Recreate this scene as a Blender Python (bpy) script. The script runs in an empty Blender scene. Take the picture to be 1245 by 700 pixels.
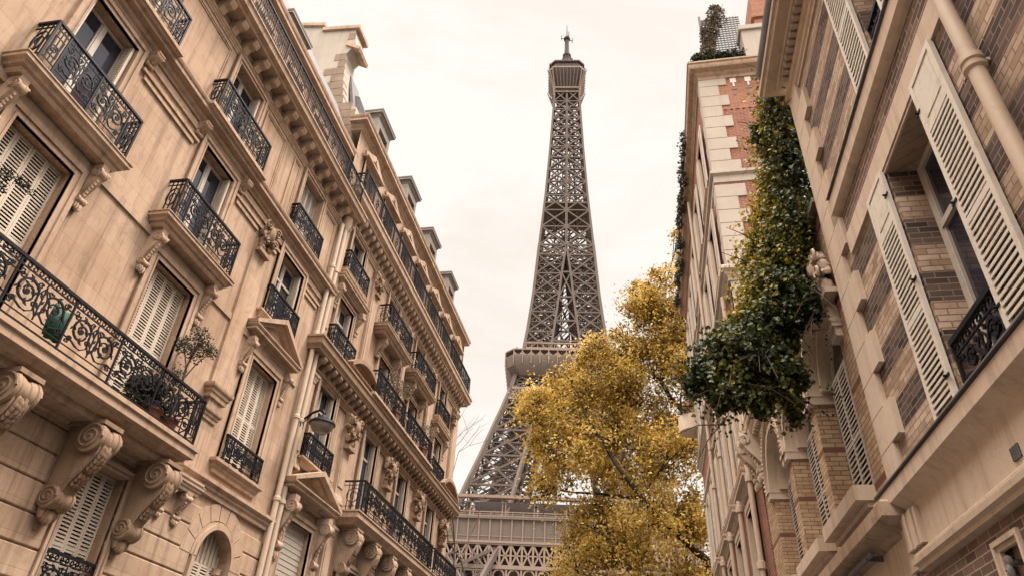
import bpy, math, random
import numpy as np
from mathutils import Vector, Matrix, noise

random.seed(11)
RNG = np.random.default_rng(11)
scn = bpy.context.scene
COL = scn.collection
PI = math.pi
R = math.radians

# ------------------------------------------------------------------ camera
cam_d = bpy.data.cameras.new("camera")
cam = bpy.data.objects.new("camera", cam_d)
COL.objects.link(cam)
scn.camera = cam
cam_d.sensor_width = 36.0
cam_d.lens = 843.73 / 1245 * 36.0
cam_d.clip_start = 0.05
cam_d.clip_end = 6000
_p, _r, _a = R(34.1895), R(3.3425), R(11.8736)
_F = Vector((0, math.cos(_p), math.sin(_p)))
_U0 = Vector((0, -math.sin(_p), math.cos(_p)))
_X0 = Vector((1, 0, 0))
_Rt = math.cos(_r) * _X0 + math.sin(_r) * _U0
_Up = -math.sin(_r) * _X0 + math.cos(_r) * _U0
_rot = Matrix.Rotation(_a, 3, 'Z')
_Rt, _Up, _F = _rot @ _Rt, _rot @ _Up, _rot @ _F
_m = Matrix((( _Rt.x, _Up.x, -_F.x, 0), (_Rt.y, _Up.y, -_F.y, 0), (_Rt.z, _Up.z, -_F.z, 1.6), (0, 0, 0, 1)))
cam.matrix_world = _m

# ------------------------------------------------------------------ world, sun, exposure
SUN_EL, SUN_AZ = R(60), R(62)          # soft sun through thin cloud, high over the right-hand roofs, azimuth clockwise from +Y
W = bpy.data.worlds.new("World")
scn.world = W
W.use_nodes = True
nt = W.node_tree
nt.nodes.clear()
N = nt.nodes.new
out = N('ShaderNodeOutputWorld')
sky = N('ShaderNodeTexSky'); sky.sky_type = 'NISHITA'; sky.sun_disc = False
sky.sun_elevation = SUN_EL; sky.sun_rotation = SUN_AZ
bg1 = N('ShaderNodeBackground'); bg1.inputs['Strength'].default_value = 0.06
nt.links.new(sky.outputs[0], bg1.inputs['Color'])
tc = N('ShaderNodeTexCoord')
mp = N('ShaderNodeMapping'); mp.inputs['Scale'].default_value = (1.0, 1.3, 2.6); mp.inputs['Rotation'].default_value = (0.2, 0.3, 0.4)
nt.links.new(tc.outputs['Generated'], mp.inputs['Vector'])
n1 = N('ShaderNodeTexNoise'); n1.inputs['Scale'].default_value = 2.6; n1.inputs['Detail'].default_value = 9; n1.inputs['Roughness'].default_value = 0.62
n1.inputs['Distortion'].default_value = 0.5
nt.links.new(mp.outputs[0], n1.inputs['Vector'])
cr = N('ShaderNodeValToRGB')
cr.color_ramp.elements[0].position = 0.34; cr.color_ramp.elements[0].color = (0.92, 0.835, 0.745, 1)
cr.color_ramp.elements[1].position = 0.56; cr.color_ramp.elements[1].color = (1.02, 0.95, 0.875, 1)
nt.links.new(n1.outputs['Fac'], cr.inputs['Fac'])
bg2 = N('ShaderNodeBackground'); bg2.inputs['Strength'].default_value = 0.72
nt.links.new(cr.outputs[0], bg2.inputs['Color'])
# extra sky brightness added overhead and behind the viewer to light the facades
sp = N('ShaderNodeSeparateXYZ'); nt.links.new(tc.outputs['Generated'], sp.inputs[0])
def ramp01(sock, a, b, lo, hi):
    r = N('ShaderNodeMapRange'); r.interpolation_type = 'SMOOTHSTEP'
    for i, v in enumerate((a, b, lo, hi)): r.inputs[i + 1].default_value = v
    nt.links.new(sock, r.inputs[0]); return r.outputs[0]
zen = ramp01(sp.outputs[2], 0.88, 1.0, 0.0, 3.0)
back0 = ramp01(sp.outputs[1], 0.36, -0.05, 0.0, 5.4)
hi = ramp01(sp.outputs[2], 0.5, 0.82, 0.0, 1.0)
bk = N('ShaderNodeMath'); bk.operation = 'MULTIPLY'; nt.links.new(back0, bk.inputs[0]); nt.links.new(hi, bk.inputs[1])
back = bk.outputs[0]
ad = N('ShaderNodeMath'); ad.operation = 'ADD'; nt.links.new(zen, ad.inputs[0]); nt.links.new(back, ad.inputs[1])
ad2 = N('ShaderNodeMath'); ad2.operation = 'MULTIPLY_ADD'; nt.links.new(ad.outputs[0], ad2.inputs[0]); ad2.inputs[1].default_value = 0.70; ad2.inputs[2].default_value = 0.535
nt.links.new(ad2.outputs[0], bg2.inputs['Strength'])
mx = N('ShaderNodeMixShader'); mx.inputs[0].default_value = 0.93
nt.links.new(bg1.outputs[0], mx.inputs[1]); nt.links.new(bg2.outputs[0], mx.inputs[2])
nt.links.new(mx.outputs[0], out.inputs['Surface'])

sd = bpy.data.lights.new("sun", 'SUN')
sd.energy = 1.95; sd.angle = R(16); sd.color = (1.0, 0.91, 0.82)
sun = bpy.data.objects.new("sun", sd)
COL.objects.link(sun)
_sd = Vector((math.sin(SUN_AZ) * math.cos(SUN_EL), math.cos(SUN_AZ) * math.cos(SUN_EL), math.sin(SUN_EL)))
sun.rotation_euler = _sd.to_track_quat('Z', 'Y').to_euler()
sun.location = (0, -20, 60)

vs = scn.view_settings
vs.view_transform = 'Standard'; vs.look = 'None'; vs.exposure = 1.05; vs.gamma = 1.0
vs.use_curve_mapping = False
scn.render.engine = 'CYCLES'
scn.cycles.max_bounces = 5
scn.cycles.diffuse_bounces = 1
scn.cycles.glossy_bounces = 2
scn.cycles.transmission_bounces = 2
scn.cycles.transparent_max_bounces = 4

# ------------------------------------------------------------------ materials
MATS = {}

def new_mat(name):
    m = bpy.data.materials.new(name)
    m.use_nodes = True
    t = m.node_tree
    b = t.nodes['Principled BSDF']
    return m, t, b

def mixrgb(t, mode, fac, a, b):
    n = t.nodes.new('ShaderNodeMix'); n.data_type = 'RGBA'; n.blend_type = mode
    for sock, v in ((0, fac), (6, a), (7, b)):
        if hasattr(v, 'is_output'):
            t.links.new(v, n.inputs[sock])
        else:
            n.inputs[sock].default_value = v if sock == 0 else (*v[:3], 1)
    return n.outputs[2]

def noise_fac(t, scale, vec, detail=5, rough=0.6, lo=0.35, hi=0.65, distort=0.0):
    n = t.nodes.new('ShaderNodeTexNoise')
    n.inputs['Scale'].default_value = scale; n.inputs['Detail'].default_value = detail
    n.inputs['Roughness'].default_value = rough; n.inputs['Distortion'].default_value = distort
    t.links.new(vec, n.inputs['Vector'])
    r = t.nodes.new('ShaderNodeMapRange')
    r.inputs[1].default_value = lo; r.inputs[2].default_value = hi
    t.links.new(n.outputs['Fac'], r.inputs[0])
    return r.outputs[0], n.outputs['Fac']

def math_node(t, op, a, b=None):
    n = t.nodes.new('ShaderNodeMath'); n.operation = op
    for i, v in enumerate((a, b)):
        if v is None: continue
        if hasattr(v, 'is_output'): t.links.new(v, n.inputs[i])
        else: n.inputs[i].default_value = v
    return n.outputs[0]

def world_pos(t):
    g = t.nodes.new('ShaderNodeNewGeometry')
    return g.outputs['Position']

def wall_uv(t):
    """(x + y, z) of the world position: bricks run along both faces of a corner"""
    p = world_pos(t)
    s = t.nodes.new('ShaderNodeSeparateXYZ'); t.links.new(p, s.inputs[0])
    u = math_node(t, 'ADD', s.outputs[0], s.outputs[1])
    c = t.nodes.new('ShaderNodeCombineXYZ')
    t.links.new(u, c.inputs[0]); t.links.new(s.outputs[2], c.inputs[1])
    return c.outputs[0], s.outputs[2], p

def bump(t, b, height, strength=0.3, dist=0.02):
    n = t.nodes.new('ShaderNodeBump')
    n.inputs['Strength'].default_value = strength; n.inputs['Distance'].default_value = dist
    t.links.new(height, n.inputs['Height'])
    t.links.new(n.outputs[0], b.inputs['Normal'])

def stone(name, base, dark, light, joints=None, streak=0.5, rough=0.85, grime=0.35):
    m, t, b = new_mat(name)
    uv, z, p = wall_uv(t)
    f1, raw1 = noise_fac(t, 0.55, p, 6, 0.65, 0.35, 0.68)
    c = mixrgb(t, 'MIX', f1, base, light)
    mpn = t.nodes.new('ShaderNodeMapping'); mpn.inputs['Scale'].default_value = (3.4, 3.4, 0.16)
    t.links.new(p, mpn.inputs['Vector'])
    f2, _ = noise_fac(t, 1.4, mpn.outputs[0], 8, 0.75, 0.49, 0.72)
    f2 = math_node(t, 'MULTIPLY', f2, streak)
    c = mixrgb(t, 'MIX', f2, c, dark)
    f3, _ = noise_fac(t, 3.2, p, 10, 0.8, 0.52, 0.72, 0.6)
    f3 = math_node(t, 'MULTIPLY', f3, grime)
    c = mixrgb(t, 'MIX', f3, c, dark)
    f4, raw4 = noise_fac(t, 42, p, 4, 0.7, 0.3, 0.7)
    c = mixrgb(t, 'MULTIPLY', 0.16, c, mixrgb(t, 'MIX', f4, (0.5, 0.45, 0.4), (1, 1, 1)))
    h = raw4
    if joints:
        br = t.nodes.new('ShaderNodeTexBrick')
        br.inputs['Scale'].default_value = 1.0
        br.inputs['Brick Width'].default_value = joints[0]; br.inputs['Row Height'].default_value = joints[1]
        br.inputs['Mortar Size'].default_value = 0.006; br.inputs['Mortar Smooth'].default_value = 0.6
        br.inputs['Color1'].default_value = (1, 1, 1, 1); br.inputs['Color2'].default_value = (0.84, 0.83, 0.82, 1)
        br.inputs['Mortar'].default_value = (0.62, 0.58, 0.54, 1)
        t.links.new(uv, br.inputs['Vector'])
        c = mixrgb(t, 'MULTIPLY', 0.75, c, br.outputs['Color'])
        h = math_node(t, 'SUBTRACT', raw4, math_node(t, 'MULTIPLY', br.outputs['Fac'], 1.5))
    t.links.new(c, b.inputs['Base Color'])
    b.inputs['Roughness'].default_value = rough
    b.inputs['Specular IOR Level'].default_value = 0.25
    bump(t, b, h, 0.35, 0.008)
    MATS[name] = m
    return m

def brick(name, ca, cb, mortar, bands=None, cd=None, ce=None, mortar2=None, row=0.075, bw=0.24, rough=0.85, weather=(0.12, 0.08, 0.06)):
    """bands = (z0, period, dark share) switches to the second pair of brick colours"""
    m, t, b = new_mat(name)
    uv, z, p = wall_uv(t)
    wob, _ = noise_fac(t, 3.0, p, 2, 0.5, 0.0, 1.0)
    def bt(c1, c2, mortar):
        br = t.nodes.new('ShaderNodeTexBrick')
        br.inputs['Scale'].default_value = 1.0
        br.inputs['Brick Width'].default_value = bw; br.inputs['Row Height'].default_value = row
        br.inputs['Mortar Size'].default_value = 0.007; br.inputs['Mortar Smooth'].default_value = 0.3
        br.inputs['Bias'].default_value = 0.0
        br.inputs['Color1'].default_value = (*c1, 1); br.inputs['Color2'].default_value = (*c2, 1)
        br.inputs['Mortar'].default_value = (*mortar, 1)
        t.links.new(uv, br.inputs['Vector'])
        return br
    b1 = bt(ca, cb, mortar)
    c = b1.outputs['Color']
    if bands:
        b2 = bt(cd, ce, mortar2 or mortar)
        zz = math_node(t, 'SUBTRACT', z, bands[0])
        zz = math_node(t, 'ADD', zz, 60 * bands[1])
        mm = math_node(t, 'MODULO', zz, bands[1])
        lt = math_node(t, 'LESS_THAN', mm, bands[1] * bands[2])
        c = mixrgb(t, 'MIX', lt, c, b2.outputs['Color'])
    f3, raw3 = noise_fac(t, 7.0, p, 7, 0.75, 0.5, 0.75)
    c = mixrgb(t, 'MIX', math_node(t, 'MULTIPLY', f3, 0.6), c, weather)
    f5, _ = noise_fac(t, 0.8, p, 4, 0.6, 0.4, 0.7)
    c = mixrgb(t, 'MULTIPLY', math_node(t, 'MULTIPLY', f5, 0.35), c, (0.7, 0.66, 0.64))
    t.links.new(c, b.inputs['Base Color'])
    b.inputs['Roughness'].default_value = rough
    b.inputs['Specular IOR Level'].default_value = 0.25
    _, raw4 = noise_fac(t, 35, p, 3, 0.7)
    h = math_node(t, 'SUBTRACT', math_node(t, 'MULTIPLY', raw4, 0.6), b1.outputs['Fac'])
    bump(t, b, h, 0.7, 0.012)
    MATS[name] = m
    return m

def paint(name, base, dirt, rough=0.55, amount=0.4, scale=6, metal=0.0, spec=0.4, bumps=0.15):
    m, t, b = new_mat(name)
    p = world_pos(t)
    f, raw = noise_fac(t, scale, p, 7, 0.7, 0.5, 0.75, 0.3)
    c = mixrgb(t, 'MIX', math_node(t, 'MULTIPLY', f, amount), base, dirt)
    t.links.new(c, b.inputs['Base Color'])
    rr = t.nodes.new('ShaderNodeMapRange'); rr.inputs[3].default_value = rough - 0.08; rr.inputs[4].default_value = min(1, rough + 0.15)
    t.links.new(raw, rr.inputs[0]); t.links.new(rr.outputs[0], b.inputs['Roughness'])
    b.inputs['Metallic'].default_value = metal
    b.inputs['Specular IOR Level'].default_value = spec
    if bumps: bump(t, b, raw, bumps, 0.004)
    MATS[name] = m
    return m

def leafmat(name, cols, trans=0.35, rough=0.5):
    m, t, b = new_mat(name)
    at = t.nodes.new('ShaderNodeAttribute'); at.attribute_name = 'tint'
    r = t.nodes.new('ShaderNodeValToRGB')
    e = r.color_ramp.elements
    e[0].position = 0; e[0].color = (*cols[0], 1)
    e[1].position = 1; e[1].color = (*cols[-1], 1)
    for i, cc in enumerate(cols[1:-1]):
        q = e.new((i + 1) / (len(cols) - 1)); q.color = (*cc, 1)
    t.links.new(at.outputs['Fac'], r.inputs[0])
    t.links.new(r.outputs[0], b.inputs['Base Color'])
    b.inputs['Roughness'].default_value = rough
    b.inputs['Specular IOR Level'].default_value = 0.35
    tr = t.nodes.new('ShaderNodeBsdfTranslucent')
    t.links.new(r.outputs[0], tr.inputs['Color'])
    ms = t.nodes.new('ShaderNodeMixShader'); ms.inputs[0].default_value = trans
    t.links.new(b.outputs[0], ms.inputs[1]); t.links.new(tr.outputs[0], ms.inputs[2])
    t.links.new(ms.outputs[0], t.nodes['Material Output'].inputs['Surface'])
    MATS[name] = m
    return m

def glass(name, base, rough=0.04):
    m, t, b = new_mat(name)
    p = world_pos(t)
    f, raw = noise_fac(t, 1.3, p, 3, 0.5, 0.3, 0.7)
    c = mixrgb(t, 'MIX', f, base, tuple(x * 0.45 for x in base))
    t.links.new(c, b.inputs['Base Color'])
    b.inputs['Roughness'].default_value = rough
    b.inputs['Specular IOR Level'].default_value = 0.9
    b.inputs['Specular Tint'].default_value = (0.82, 0.84, 1.0, 1)
    bump(t, b, raw, 0.05, 0.02)
    MATS[name] = m

STONE = stone('stone_wall_material', (0.49, 0.32, 0.215), (0.20, 0.125, 0.085), (0.58, 0.41, 0.29), joints=(1.15, 0.46), streak=0.9, grime=0.55)
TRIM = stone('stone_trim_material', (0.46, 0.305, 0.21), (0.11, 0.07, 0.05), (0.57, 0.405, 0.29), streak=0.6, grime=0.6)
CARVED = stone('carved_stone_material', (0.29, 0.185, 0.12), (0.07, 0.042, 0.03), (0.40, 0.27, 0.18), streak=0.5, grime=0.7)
STONE2 = stone('old_stone_material', (0.48, 0.32, 0.215), (0.13, 0.075, 0.05), (0.60, 0.42, 0.30), joints=(1.0, 0.4), streak=0.9, grime=0.6)
TRIM2 = stone('old_stone_trim_material', (0.47, 0.32, 0.22), (0.13, 0.08, 0.055), (0.58, 0.42, 0.31), streak=0.7, grime=0.65)
RUBBLE = stone('brown_rubble_material', (0.29, 0.205, 0.145), (0.14, 0.095, 0.07), (0.38, 0.28, 0.205), joints=(0.6, 0.45), streak=0.5, grime=0.5)
GREYST = stone('grey_dressed_stone_material', (0.50, 0.42, 0.345), (0.27, 0.21, 0.165), (0.57, 0.485, 0.405), streak=0.35, grime=0.3)
PLASTER = stone('pale_render_material', (0.46, 0.395, 0.325), (0.27, 0.215, 0.165), (0.54, 0.47, 0.395), streak=0.4, grime=0.25)
CREAM = stone('cream_dressed_stone_material', (0.70, 0.535, 0.405), (0.36, 0.245, 0.17), (0.76, 0.60, 0.465), streak=0.6, grime=0.4)
BANDED = brick('banded_brick_material', (0.68, 0.51, 0.375), (0.40, 0.265, 0.18), (0.30, 0.205, 0.145),
               bands=(0.13, 0.66, 0.52), cd=(0.05, 0.036, 0.034), ce=(0.19, 0.125, 0.098), mortar2=(0.30, 0.225, 0.175), row=0.07, bw=0.21)
YELLOW = brick('yellow_brick_material', (0.66, 0.455, 0.285), (0.46, 0.29, 0.17), (0.20, 0.13, 0.09),
               bands=(0.72, 1.28, 0.07), cd=(0.30, 0.115, 0.075), ce=(0.22, 0.09, 0.065))
REDBR = brick('red_brick_material', (0.36, 0.125, 0.075), (0.22, 0.08, 0.055), (0.50, 0.36, 0.27))
ORANGEBR = brick('orange_brick_material', (0.43, 0.18, 0.105), (0.31, 0.125, 0.075), (0.45, 0.30, 0.22), weather=(0.3, 0.14, 0.09))
DARKBR = brick('dark_brick_material', (0.27, 0.175, 0.13), (0.12, 0.08, 0.065), (0.5, 0.39, 0.3))
IRON = paint('black_iron_material', (0.009, 0.009, 0.013), (0.022, 0.018, 0.018), 0.5, 0.5, 12, 0.0, 0.25)
WOODW = paint('painted_frame_material', (0.60, 0.53, 0.45), (0.30, 0.24, 0.19), 0.5, 0.35, 9)
SHUT = paint('cream_shutter_material', (0.66, 0.545, 0.43), (0.36, 0.26, 0.19), 0.55, 0.35, 7)
SHUTG = paint('grey_shutter_material', (0.50, 0.43, 0.36), (0.26, 0.20, 0.16), 0.55, 0.4, 7)
WHITE = paint('white_shutter_material', (0.80, 0.71, 0.60), (0.36, 0.26, 0.19), 0.5, 0.5, 9)
SLATE = paint('slate_material', (0.15, 0.14, 0.145), (0.30, 0.27, 0.25), 0.6, 0.6, 3)
ZINC = paint('zinc_material', (0.23, 0.20, 0.175), (0.11, 0.093, 0.083), 0.5, 0.5, 4, 0.2)
PIPE = paint('painted_pipe_material', (0.60, 0.455, 0.335), (0.34, 0.23, 0.16), 0.5, 0.35, 5)
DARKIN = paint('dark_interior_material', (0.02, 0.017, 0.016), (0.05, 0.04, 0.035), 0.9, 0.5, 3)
TOWER = paint('tower_iron_material', (0.145, 0.112, 0.095), (0.085, 0.066, 0.058), 0.7, 0.5, 0.3, 0.0, 0.2, 0)
TOWERL = paint('tower_pale_iron_material', (0.30, 0.22, 0.175), (0.19, 0.14, 0.115), 0.7, 0.5, 0.25, 0.0, 0.2, 0)
TOWERD = paint('tower_dark_iron_material', (0.075, 0.057, 0.052), (0.05, 0.038, 0.034), 0.7, 0.5, 0.3, 0.0, 0.2, 0)
NET = paint('tower_frieze_material', (0.19, 0.15, 0.125), (0.12, 0.093, 0.078), 0.8, 0.6, 0.35, 0.0, 0.2, 0)
GLASSD = None
glass('window_glass_material', (0.045, 0.045, 0.06))
GLASS = MATS['window_glass_material']
LAMPGL, _t, _b = new_mat('lamp_glass_material')
_b.inputs['Base Color'].default_value = (0.26, 0.225, 0.19, 1); _b.inputs['Roughness'].default_value = 0.25
_b.inputs['Transmission Weight'].default_value = 0.25
BARK = paint('bark_material', (0.035, 0.026, 0.021), (0.075, 0.058, 0.045), 0.9, 0.7, 3, 0, 0.2, 0.6)
TWIG = paint('twig_material', (0.09, 0.065, 0.05), (0.16, 0.12, 0.09), 0.9, 0.5, 6, 0, 0.2, 0)
TERRA = paint('terracotta_material', (0.20, 0.075, 0.05), (0.10, 0.045, 0.035), 0.8, 0.4, 8)
GREENP = paint('green_cloth_material', (0.003, 0.07, 0.032), (0.0, 0.04, 0.018), 0.6, 0.5, 6)
ASPHALT = paint('asphalt_material', (0.05, 0.048, 0.046), (0.075, 0.07, 0.066), 0.9, 0.6, 2)
PAVE = stone('paving_material', (0.14, 0.12, 0.105), (0.08, 0.07, 0.06), (0.18, 0.155, 0.135), joints=(0.8, 0.5))
GROUNDM = paint('ground_material', (0.10, 0.085, 0.065), (0.07, 0.075, 0.04), 0.95, 0.6, 0.2)
PLANE_L = leafmat('plane_leaf_material', [(0.05, 0.032, 0.012), (0.17, 0.105, 0.022), (0.42, 0.26, 0.042), (0.60, 0.385, 0.075), (0.70, 0.51, 0.17)], 0.5)
IVY_L = leafmat('ivy_leaf_material', [(0.012, 0.02, 0.008), (0.025, 0.04, 0.012), (0.06, 0.08, 0.018), (0.17, 0.155, 0.02), (0.46, 0.33, 0.03)], 0.25, 0.4)
SHRUB_L = leafmat('shrub_leaf_material', [(0.012, 0.016, 0.008), (0.028, 0.035, 0.015), (0.05, 0.055, 0.024), (0.09, 0.08, 0.035)], 0.22, 0.5)
DRY_L = leafmat('dry_leaf_material', [(0.10, 0.075, 0.05), (0.17, 0.13, 0.08), (0.24, 0.17, 0.09)], 0.25, 0.6)

# ------------------------------------------------------------------ mesh builder
class MB:
    """side 0: plain x, y, z. side +1 / -1: (s along the street, d out of the wall, z up) of the left / right facade"""
    def __init__(self, side=0):
        self.v = []; self.f = []; self.side = side

    def P(self, a, b, c):
        if self.side: self.v.append((self.side * b, a, c))
        else: self.v.append((a, b, c))
        return len(self.v) - 1

    def poly(self, pts):
        self.f.append([self.P(*p) for p in pts])

    def box(self, a0, a1, b0, b1, c0, c1):
        i = [self.P(a, b, c) for c in (c0, c1) for b in (b0, b1) for a in (a0, a1)]
        for q in ((0, 1, 3, 2), (4, 6, 7, 5), (0, 4, 5, 1), (2, 3, 7, 6), (0, 2, 6, 4), (1, 5, 7, 3)):
            self.f.append([i[k] for k in q])

    def _ext(self, A, B):
        n = len(A)
        self.f.append(list(A)); self.f.append(list(B)[::-1])
        for k in range(n):
            self.f.append([A[k], A[(k + 1) % n], B[(k + 1) % n], B[k]])

    def prism_s(self, prof, s0, s1):      # profile in (d, z)
        self._ext([self.P(s0, d, z) for d, z in prof], [self.P(s1, d, z) for d, z in prof])

    def prism_d(self, prof, d0, d1):      # profile in (s, z)
        self._ext([self.P(s, d0, z) for s, z in prof], [self.P(s, d1, z) for s, z in prof])

    def prism_z(self, prof, z0, z1):      # profile in (s, d)
        self._ext([self.P(s, d, z0) for s, d in prof], [self.P(s, d, z1) for s, d in prof])

    def tube(self, pts, r, n=5, r1=None, cap=True):
        pts = [Vector(p) for p in pts]
        m = len(pts)
        rings = []
        ref = None
        for k, p in enumerate(pts):
            d = (pts[min(k + 1, m - 1)] - pts[max(k - 1, 0)])
            if d.length < 1e-9: d = Vector((0, 0, 1))
            d.normalize()
            if ref is None:
                ref = Vector((0, 0, 1)) if abs(d.z) < 0.9 else Vector((1, 0, 0))
            u = d.cross(ref)
            if u.length < 1e-4:
                ref = Vector((0, 1, 0)) if abs(d.y) < 0.9 else Vector((1, 0, 0)); u = d.cross(ref)
            u.normalize(); w = d.cross(u)
            ref = w.cross(d) if False else ref
            rr = r if r1 is None else r + (r1 - r) * k / max(1, m - 1)
            if callable(r): rr = r(k / max(1, m - 1))
            rings.append([self.P(*(p + rr * (math.cos(2 * PI * j / n + PI / n) * u + math.sin(2 * PI * j / n + PI / n) * w))) for j in range(n)])
        for A, B in zip(rings, rings[1:]):
            for j in range(n):
                self.f.append([A[j], A[(j + 1) % n], B[(j + 1) % n], B[j]])
        if cap:
            self.f.append(rings[0][::-1]); self.f.append(rings[-1])

    def lathe(self, c, prof, axis='z', n=14):   # prof: (height along axis, radius)
        rings = []
        for h, r in prof:
            ring = []
            for j in range(n):
                x, y = r * math.cos(2 * PI * j / n), r * math.sin(2 * PI * j / n)
                if axis == 'z': q = (c[0] + x, c[1] + y, c[2] + h)
                elif axis == 's': q = (c[0] + h, c[1] + x, c[2] + y)
                else: q = (c[0] + x, c[1] + h, c[2] + y)
                ring.append(self.P(*q))
            rings.append(ring)
        for A, B in zip(rings, rings[1:]):
            for j in range(n):
                self.f.append([A[j], A[(j + 1) % n], B[(j + 1) % n], B[j]])
        self.f.append(rings[0][::-1]); self.f.append(rings[-1])

    def lump(self, c, r, n=7, m=5, jag=0.25):
        o = random.uniform(0, 90)
        rings = []
        for i in range(1, m):
            th = PI * i / m
            ring = []
            for j in range(n):
                ph = 2 * PI * j / n
                q = Vector((math.sin(th) * math.cos(ph), math.sin(th) * math.sin(ph), math.cos(th)))
                k = 1 + jag * noise.noise(q * 1.7 + Vector((o, o, o)))
                ring.append(self.P(c[0] + r[0] * q.x * k, c[1] + r[1] * q.y * k, c[2] + r[2] * q.z * k))
            rings.append(ring)
        t = self.P(c[0], c[1], c[2] + r[2]); b = self.P(c[0], c[1], c[2] - r[2])
        for A, B in zip(rings, rings[1:]):
            for j in range(n):
                self.f.append([A[j], A[(j + 1) % n], B[(j + 1) % n], B[j]])
        for j in range(n):
            self.f.append([t, rings[0][(j + 1) % n], rings[0][j]])
            self.f.append([b, rings[-1][j], rings[-1][(j + 1) % n]])

    def usweep(self, sc, w, D, prof, d0=-0.02):
        """moulding run round the front and both ends of a slab: prof = (outset, z) from the bottom up"""
        rings = []
        for o, z in prof:
            rings.append([self.P(sc - w / 2 - o, d0, z), self.P(sc - w / 2 - o, D + o, z), self.P(sc + w / 2 + o, D + o, z), self.P(sc + w / 2 + o, d0, z)])
        for A, B in zip(rings, rings[1:]):
            for j in range(4):
                self.f.append([A[j], A[(j + 1) % 4], B[(j + 1) % 4], B[j]])
        self.f.append(rings[0][::-1]); self.f.append(rings[-1])

    def arc_band(self, sc, z, r0, r1, d0, d1, a0=0.0, a1=PI, n=18):
        """half ring moulding in the wall plane"""
        rings = []
        for k in range(n + 1):
            a = a0 + (a1 - a0) * k / n
            c, s = math.cos(a), math.sin(a)
            rings.append([self.P(sc + r0 * c, d0, z + r0 * s), self.P(sc + r1 * c, d0, z + r1 * s), self.P(sc + r1 * c, d1, z + r1 * s), self.P(sc + r0 * c, d1, z + r0 * s)])
        for A, B in zip(rings, rings[1:]):
            for j in range(4):
                self.f.append([A[j], A[(j + 1) % 4], B[(j + 1) % 4], B[j]])
        self.f.append(rings[0]); self.f.append(rings[-1])

    def beam(self, p, q, w, h=None):
        p = Vector(p); q = Vector(q); d = (q - p)
        if d.length < 1e-6: return
        d.normalize()
        ref = Vector((0, 0, 1)) if abs(d.z) < 0.95 else Vector((1, 0, 0))
        u = d.cross(ref).normalized() * (w / 2); t = d.cross(u).normalized() * ((h or w) / 2)
        i = [self.P(*(b + a * u + c * t)) for b in (p, q) for a, c in ((-1, -1), (1, -1), (1, 1), (-1, 1))]
        for q_ in ((0, 1, 5, 4), (1, 2, 6, 5), (2, 3, 7, 6), (3, 0, 4, 7), (0, 3, 2, 1), (4, 5, 6, 7)):
            self.f.append([i[k] for k in q_])

    def mesh(self, name, mat, smooth=True):
        me = bpy.data.meshes.new(name)
        me.from_pydata(self.v, [], self.f)
        if self.side:
            import bmesh
            bm = bmesh.new(); bm.from_mesh(me)
            bmesh.ops.recalc_face_normals(bm, faces=bm.faces)
            bm.to_mesh(me); bm.free()
        if smooth:
            me.shade_smooth()
            me.set_sharp_from_angle(angle=R(32))
        me.materials.append(mat)
        me.update()
        return me

CACHE = {}
root_side = {}
root_origin = {}

def put(name, me, parent=None, loc=(0, 0, 0)):
    o = bpy.data.objects.new(name, me)
    COL.objects.link(o)
    if parent is not None: o.parent = parent
    o.location = loc
    return o

def tag(o, label, cat, group=None, kind=None):
    if label: o['label'] = label
    if cat: o['category'] = cat
    if group: o['group'] = group
    if kind: o['kind'] = kind
    return o

def thing(name, loc, label, cat, group=None, rz=0.0):
    o = bpy.data.objects.new(name, None)
    COL.objects.link(o)
    o.empty_display_size = 0.3
    o.location = loc; o.rotation_euler.z = rz
    return tag(o, label, cat, group)

def part(root, name, key, fn, mat, at=(0, 0, 0), side=0, label=None):
    """cached mesh placed under its parent; at = (s, d, z) on facades"""
    k = (key, side)
    if key is None or k not in CACHE:
        mb = MB(side); fn(mb)
        me = mb.mesh(name, mat)
        if key is not None: CACHE[k] = me
    else:
        me = CACHE[k]
    loc = (side * at[1], at[0] - root_origin.get(root.name, 0.0), at[2]) if side else at
    o = put(name, me, root, loc)
    if label: o['label'] = label
    return o

# ------------------------------------------------------------------ foliage
def leaf_mesh(name, pts, size, mat, tint, droop=0.3, fold=0.25, normals=None, jitter=0.45, aspect=0.62):
    """one small folded leaf at every point: six vertices, four faces"""
    pts = np.asarray(pts, float); n = len(pts)
    ax = RNG.normal(size=(n, 3)); ax[:, 2] -= droop
    ax /= np.linalg.norm(ax, axis=1)[:, None]
    up = RNG.normal(size=(n, 3))
    if normals is not None: up = up * jitter + normals
    sd_ = np.cross(ax, up); sd_ /= np.linalg.norm(sd_, axis=1)[:, None] + 1e-9
    nr = np.cross(sd_, ax)
    L = size * RNG.uniform(0.6, 1.25, n)[:, None]
    Wd = L * aspect * 0.5
    a = pts - ax * L * 0.5
    c1 = pts - ax * L * 0.1 + sd_ * Wd + nr * L * fold * 0.5
    c2 = pts - ax * L * 0.1 - sd_ * Wd + nr * L * fold * 0.5
    t_ = pts + ax * L * 0.55 - nr * L * fold * 0.3
    V = np.stack([a, c1, t_, c2], 1).reshape(-1, 3)
    me = bpy.data.meshes.new(name)
    me.vertices.add(4 * n); me.vertices.foreach_set('co', V.ravel())
    idx = np.arange(n)[:, None] * 4
    tri = np.concatenate([idx + [0, 1, 2], idx + [0, 2, 3]], 1).reshape(-1)
    me.loops.add(6 * n); me.loops.foreach_set('vertex_index', tri.astype(np.int32))
    me.polygons.add(2 * n)
    me.polygons.foreach_set('loop_start', np.arange(2 * n, dtype=np.int32) * 3)
    me.update(calc_edges=True)
    at = me.attributes.new('tint', 'FLOAT', 'FACE')
    at.data.foreach_set('value', np.repeat(np.clip(tint, 0, 1), 2).astype(np.float32))
    me.materials.append(mat)
    me.validate()
    return me

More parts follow.
